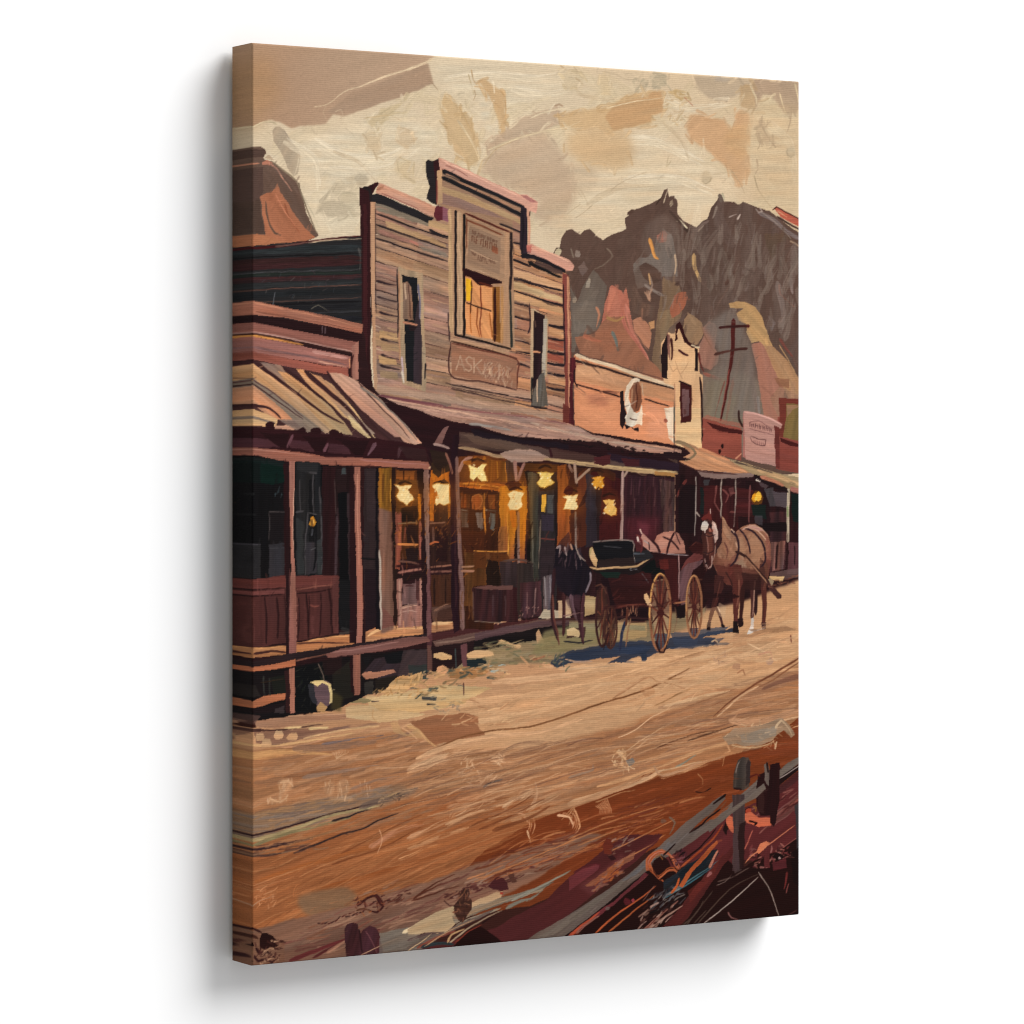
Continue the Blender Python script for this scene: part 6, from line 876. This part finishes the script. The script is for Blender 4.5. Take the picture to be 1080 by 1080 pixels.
px, py = project(np.clip(U, .0006, WID-.0006).ravel(), np.zeros(U.size), (np.clip(V, .0006, HGT-.0006)+BOT).ravel())
colf = srgb2lin(sample(px, py))/E_FRONT
front = grid_mesh('painted_face', P3, colf, NU, NV, mc, root)
def side(which):
    nd = 44; dd = np.linspace(R_, THK, nd)
    if which in 'LR':
        n = NV; A, Dm = np.meshgrid(pv, dd, indexing='ij')           # rows along height
        X = np.zeros_like(A)+(0 if which == 'L' else WID)
        P = np.stack([X, Dm, A], -1).reshape(-1, 3)
        if which == 'L':                                            # the picture runs on round the edge, as it does on the photo
            qx, qy = project(np.zeros(A.size), Dm.ravel(), np.clip(A, .0006, HGT-.0006).ravel()+BOT)
            _, y0 = project(np.zeros(A.size)+.0003, np.zeros(A.size), np.clip(A, .0006, HGT-.0006).ravel()+BOT)
            qx = 267.5+(266-qx)*.12; qy = y0
        else:
            qx, qy = project(WID-.0006-(Dm.ravel()-R_)*.5, np.zeros(A.size), np.clip(A, .0006, HGT-.0006).ravel()+BOT)
        return P, srgb2lin(sample(qx, qy))/E_FRONT, nd, n, which == 'R'
    n = NU; A, Dm = np.meshgrid(pu, dd, indexing='ij')
    Z = np.zeros_like(A)+(HGT if which == 'T' else 0)
    P = np.stack([A, Dm, Z], -1).reshape(-1, 3); e = (Dm.ravel()-R_)*.5+.0006
    qx, qy = project(np.clip(A, .0006, WID-.0006).ravel(), np.zeros(A.size), BOT+(HGT-e if which == 'T' else e))
    return P, srgb2lin(sample(qx, qy))/E_FRONT, nd, n, which == 'B'
for w_ in 'LRTB':
    P, c, nu, nv, fl = side(w_)
    grid_mesh('wrapped_edge', P, c, nu, nv, mc, root, not fl if w_ in 'LR' else fl)
# pine stretcher frame and bumpers behind the cloth
mw, nt, bs = nodes_mat('pine')
wv = nt.nodes.new('ShaderNodeTexWave'); wv.bands_direction = 'X'; wv.inputs['Scale'].default_value = 40; wv.inputs['Distortion'].default_value = 6
rp = nt.nodes.new('ShaderNodeValToRGB'); rp.color_ramp.elements[0].color = (.55, .38, .2, 1); rp.color_ramp.elements[1].color = (.66, .5, .3, 1)
nt.links.new(wv.outputs['Fac'], rp.inputs[0]); nt.links.new(rp.outputs[0], bs.inputs['Base Color']); bs.inputs['Roughness'].default_value = .6
mr, nt, bs = nodes_mat('felt_bumper'); bs.inputs['Base Color'].default_value = (.5, .5, .5, 1); bs.inputs['Roughness'].default_value = .9
def box_part(name, x0, x1, y0, y1, z0, z1, mat, bev=.0008):
    bm = bmesh.new(); bmesh.ops.create_cube(bm, size=1)
    for v in bm.verts: v.co = Vector(((x0+x1)/2+v.co.x*(x1-x0), (y0+y1)/2+v.co.y*(y1-y0), (z0+z1)/2+v.co.z*(z1-z0)))
    bmesh.ops.bevel(bm, geom=bm.edges[:], offset=bev, segments=2, affect='EDGES')
    me = bpy.data.meshes.new(name); bm.to_mesh(me); bm.free(); me.materials.append(mat)
    o = bpy.data.objects.new(name, me); COLL.objects.link(o); o.parent = root; return o
e = .0012; b = .038
box_part('stretcher_bar', e, b, .003, THK-.0015, e, HGT-e, mw); box_part('stretcher_bar', WID-b, WID-e, .003, THK-.0015, e, HGT-e, mw)
box_part('stretcher_bar', b+.0005, WID-b-.0005, .003, THK-.0015, e, b, mw); box_part('stretcher_bar', b+.0005, WID-b-.0005, .003, THK-.0015, HGT-b, HGT-e, mw)
for x in (.055, WID-.055):
    for z in (.02, HGT-.02): box_part('wall_bumper', x-.008, x+.008, THK-.001, THK+GAP-.0005, z-.008, z+.008, mr, .002)
# white wall
mwall, nt, bs = nodes_mat('white_wall')
bs.inputs['Base Color'].default_value = (.86, .86, .86, 1); bs.inputs['Roughness'].default_value = .9; bs.inputs['Specular IOR Level'].default_value = .1
nz = nt.nodes.new('ShaderNodeTexNoise'); nz.inputs['Scale'].default_value = 60; nz.inputs['Detail'].default_value = 4
bpn = nt.nodes.new('ShaderNodeBump'); bpn.inputs['Strength'].default_value = .04; bpn.inputs['Distance'].default_value = .001
tcw = nt.nodes.new('ShaderNodeTexCoord'); nt.links.new(tcw.outputs['Object'], nz.inputs['Vector']); nt.links.new(nz.outputs['Fac'], bpn.inputs['Height']); nt.links.new(bpn.outputs[0], bs.inputs['Normal'])
bm = bmesh.new(); bmesh.ops.create_cube(bm, size=1)
for v in bm.verts: v.co = Vector((.5+v.co.x*11, .05+v.co.y*.1, .775+v.co.z*4.45))
me = bpy.data.meshes.new('wall'); bm.to_mesh(me); bm.free(); me.materials.append(mwall)
wall = bpy.data.objects.new('wall', me); COLL.objects.link(wall); wall.location = (0, THK+GAP, EYE); wall['kind'] = 'structure'
# camera
cam = bpy.data.cameras.new('camera'); co = bpy.data.objects.new('camera', cam); COLL.objects.link(co)
cam.sensor_width = 36; cam.lens = F_PX/1080*36; cam.shift_y = -(540-HY)/1080; cam.clip_start = .05; cam.clip_end = 100
co.location = (CAM[0], CAM[1], EYE); co.rotation_euler = (math.pi/2, 0, -TH)
scene.camera = co
# light
ctr = Vector((WID/2, 0, EYE-.05))
def area(name, direction, dist, size, power, color=(1, 1, 1)):
    l = bpy.data.lights.new(name, 'AREA'); l.shape = 'DISK'; l.size = size; l.energy = power; l.color = color
    o = bpy.data.objects.new(name, l); COLL.objects.link(o); d = Vector(direction).normalized()
    o.location = ctr+d*dist; o.rotation_euler = (-d).to_track_quat('-Z', 'Y').to_euler(); return o
area('key_softbox', (KX, -1, KZ), 14, KS, KP)
w = bpy.data.worlds.new('World'); scene.world = w; w.use_nodes = True
wn = w.node_tree.nodes; wl = w.node_tree.links                  # pale studio, dimmer on the far left
wt = wn.new('ShaderNodeTexCoord'); wx_ = wn.new('ShaderNodeSeparateXYZ'); wr = wn.new('ShaderNodeMapRange')
wl.new(wt.outputs['Generated'], wx_.inputs[0]); wl.new(wx_.outputs['X'], wr.inputs['Value'])
wr.inputs['From Min'].default_value = -1; wr.inputs['From Max'].default_value = .4; wr.inputs['To Min'].default_value = .1; wr.inputs['To Max'].default_value = 1.1
wl.new(wr.outputs[0], wn['Background'].inputs['Color'])
w.node_tree.nodes['Background'].inputs['Strength'].default_value = WS
vs_ = scene.view_settings; vs_.view_transform = 'Standard'; vs_.look = 'None'; vs_.exposure = 0; vs_.gamma = 1
scene.cycles.filter_width = 1.1
scene.render.film_transparent = False
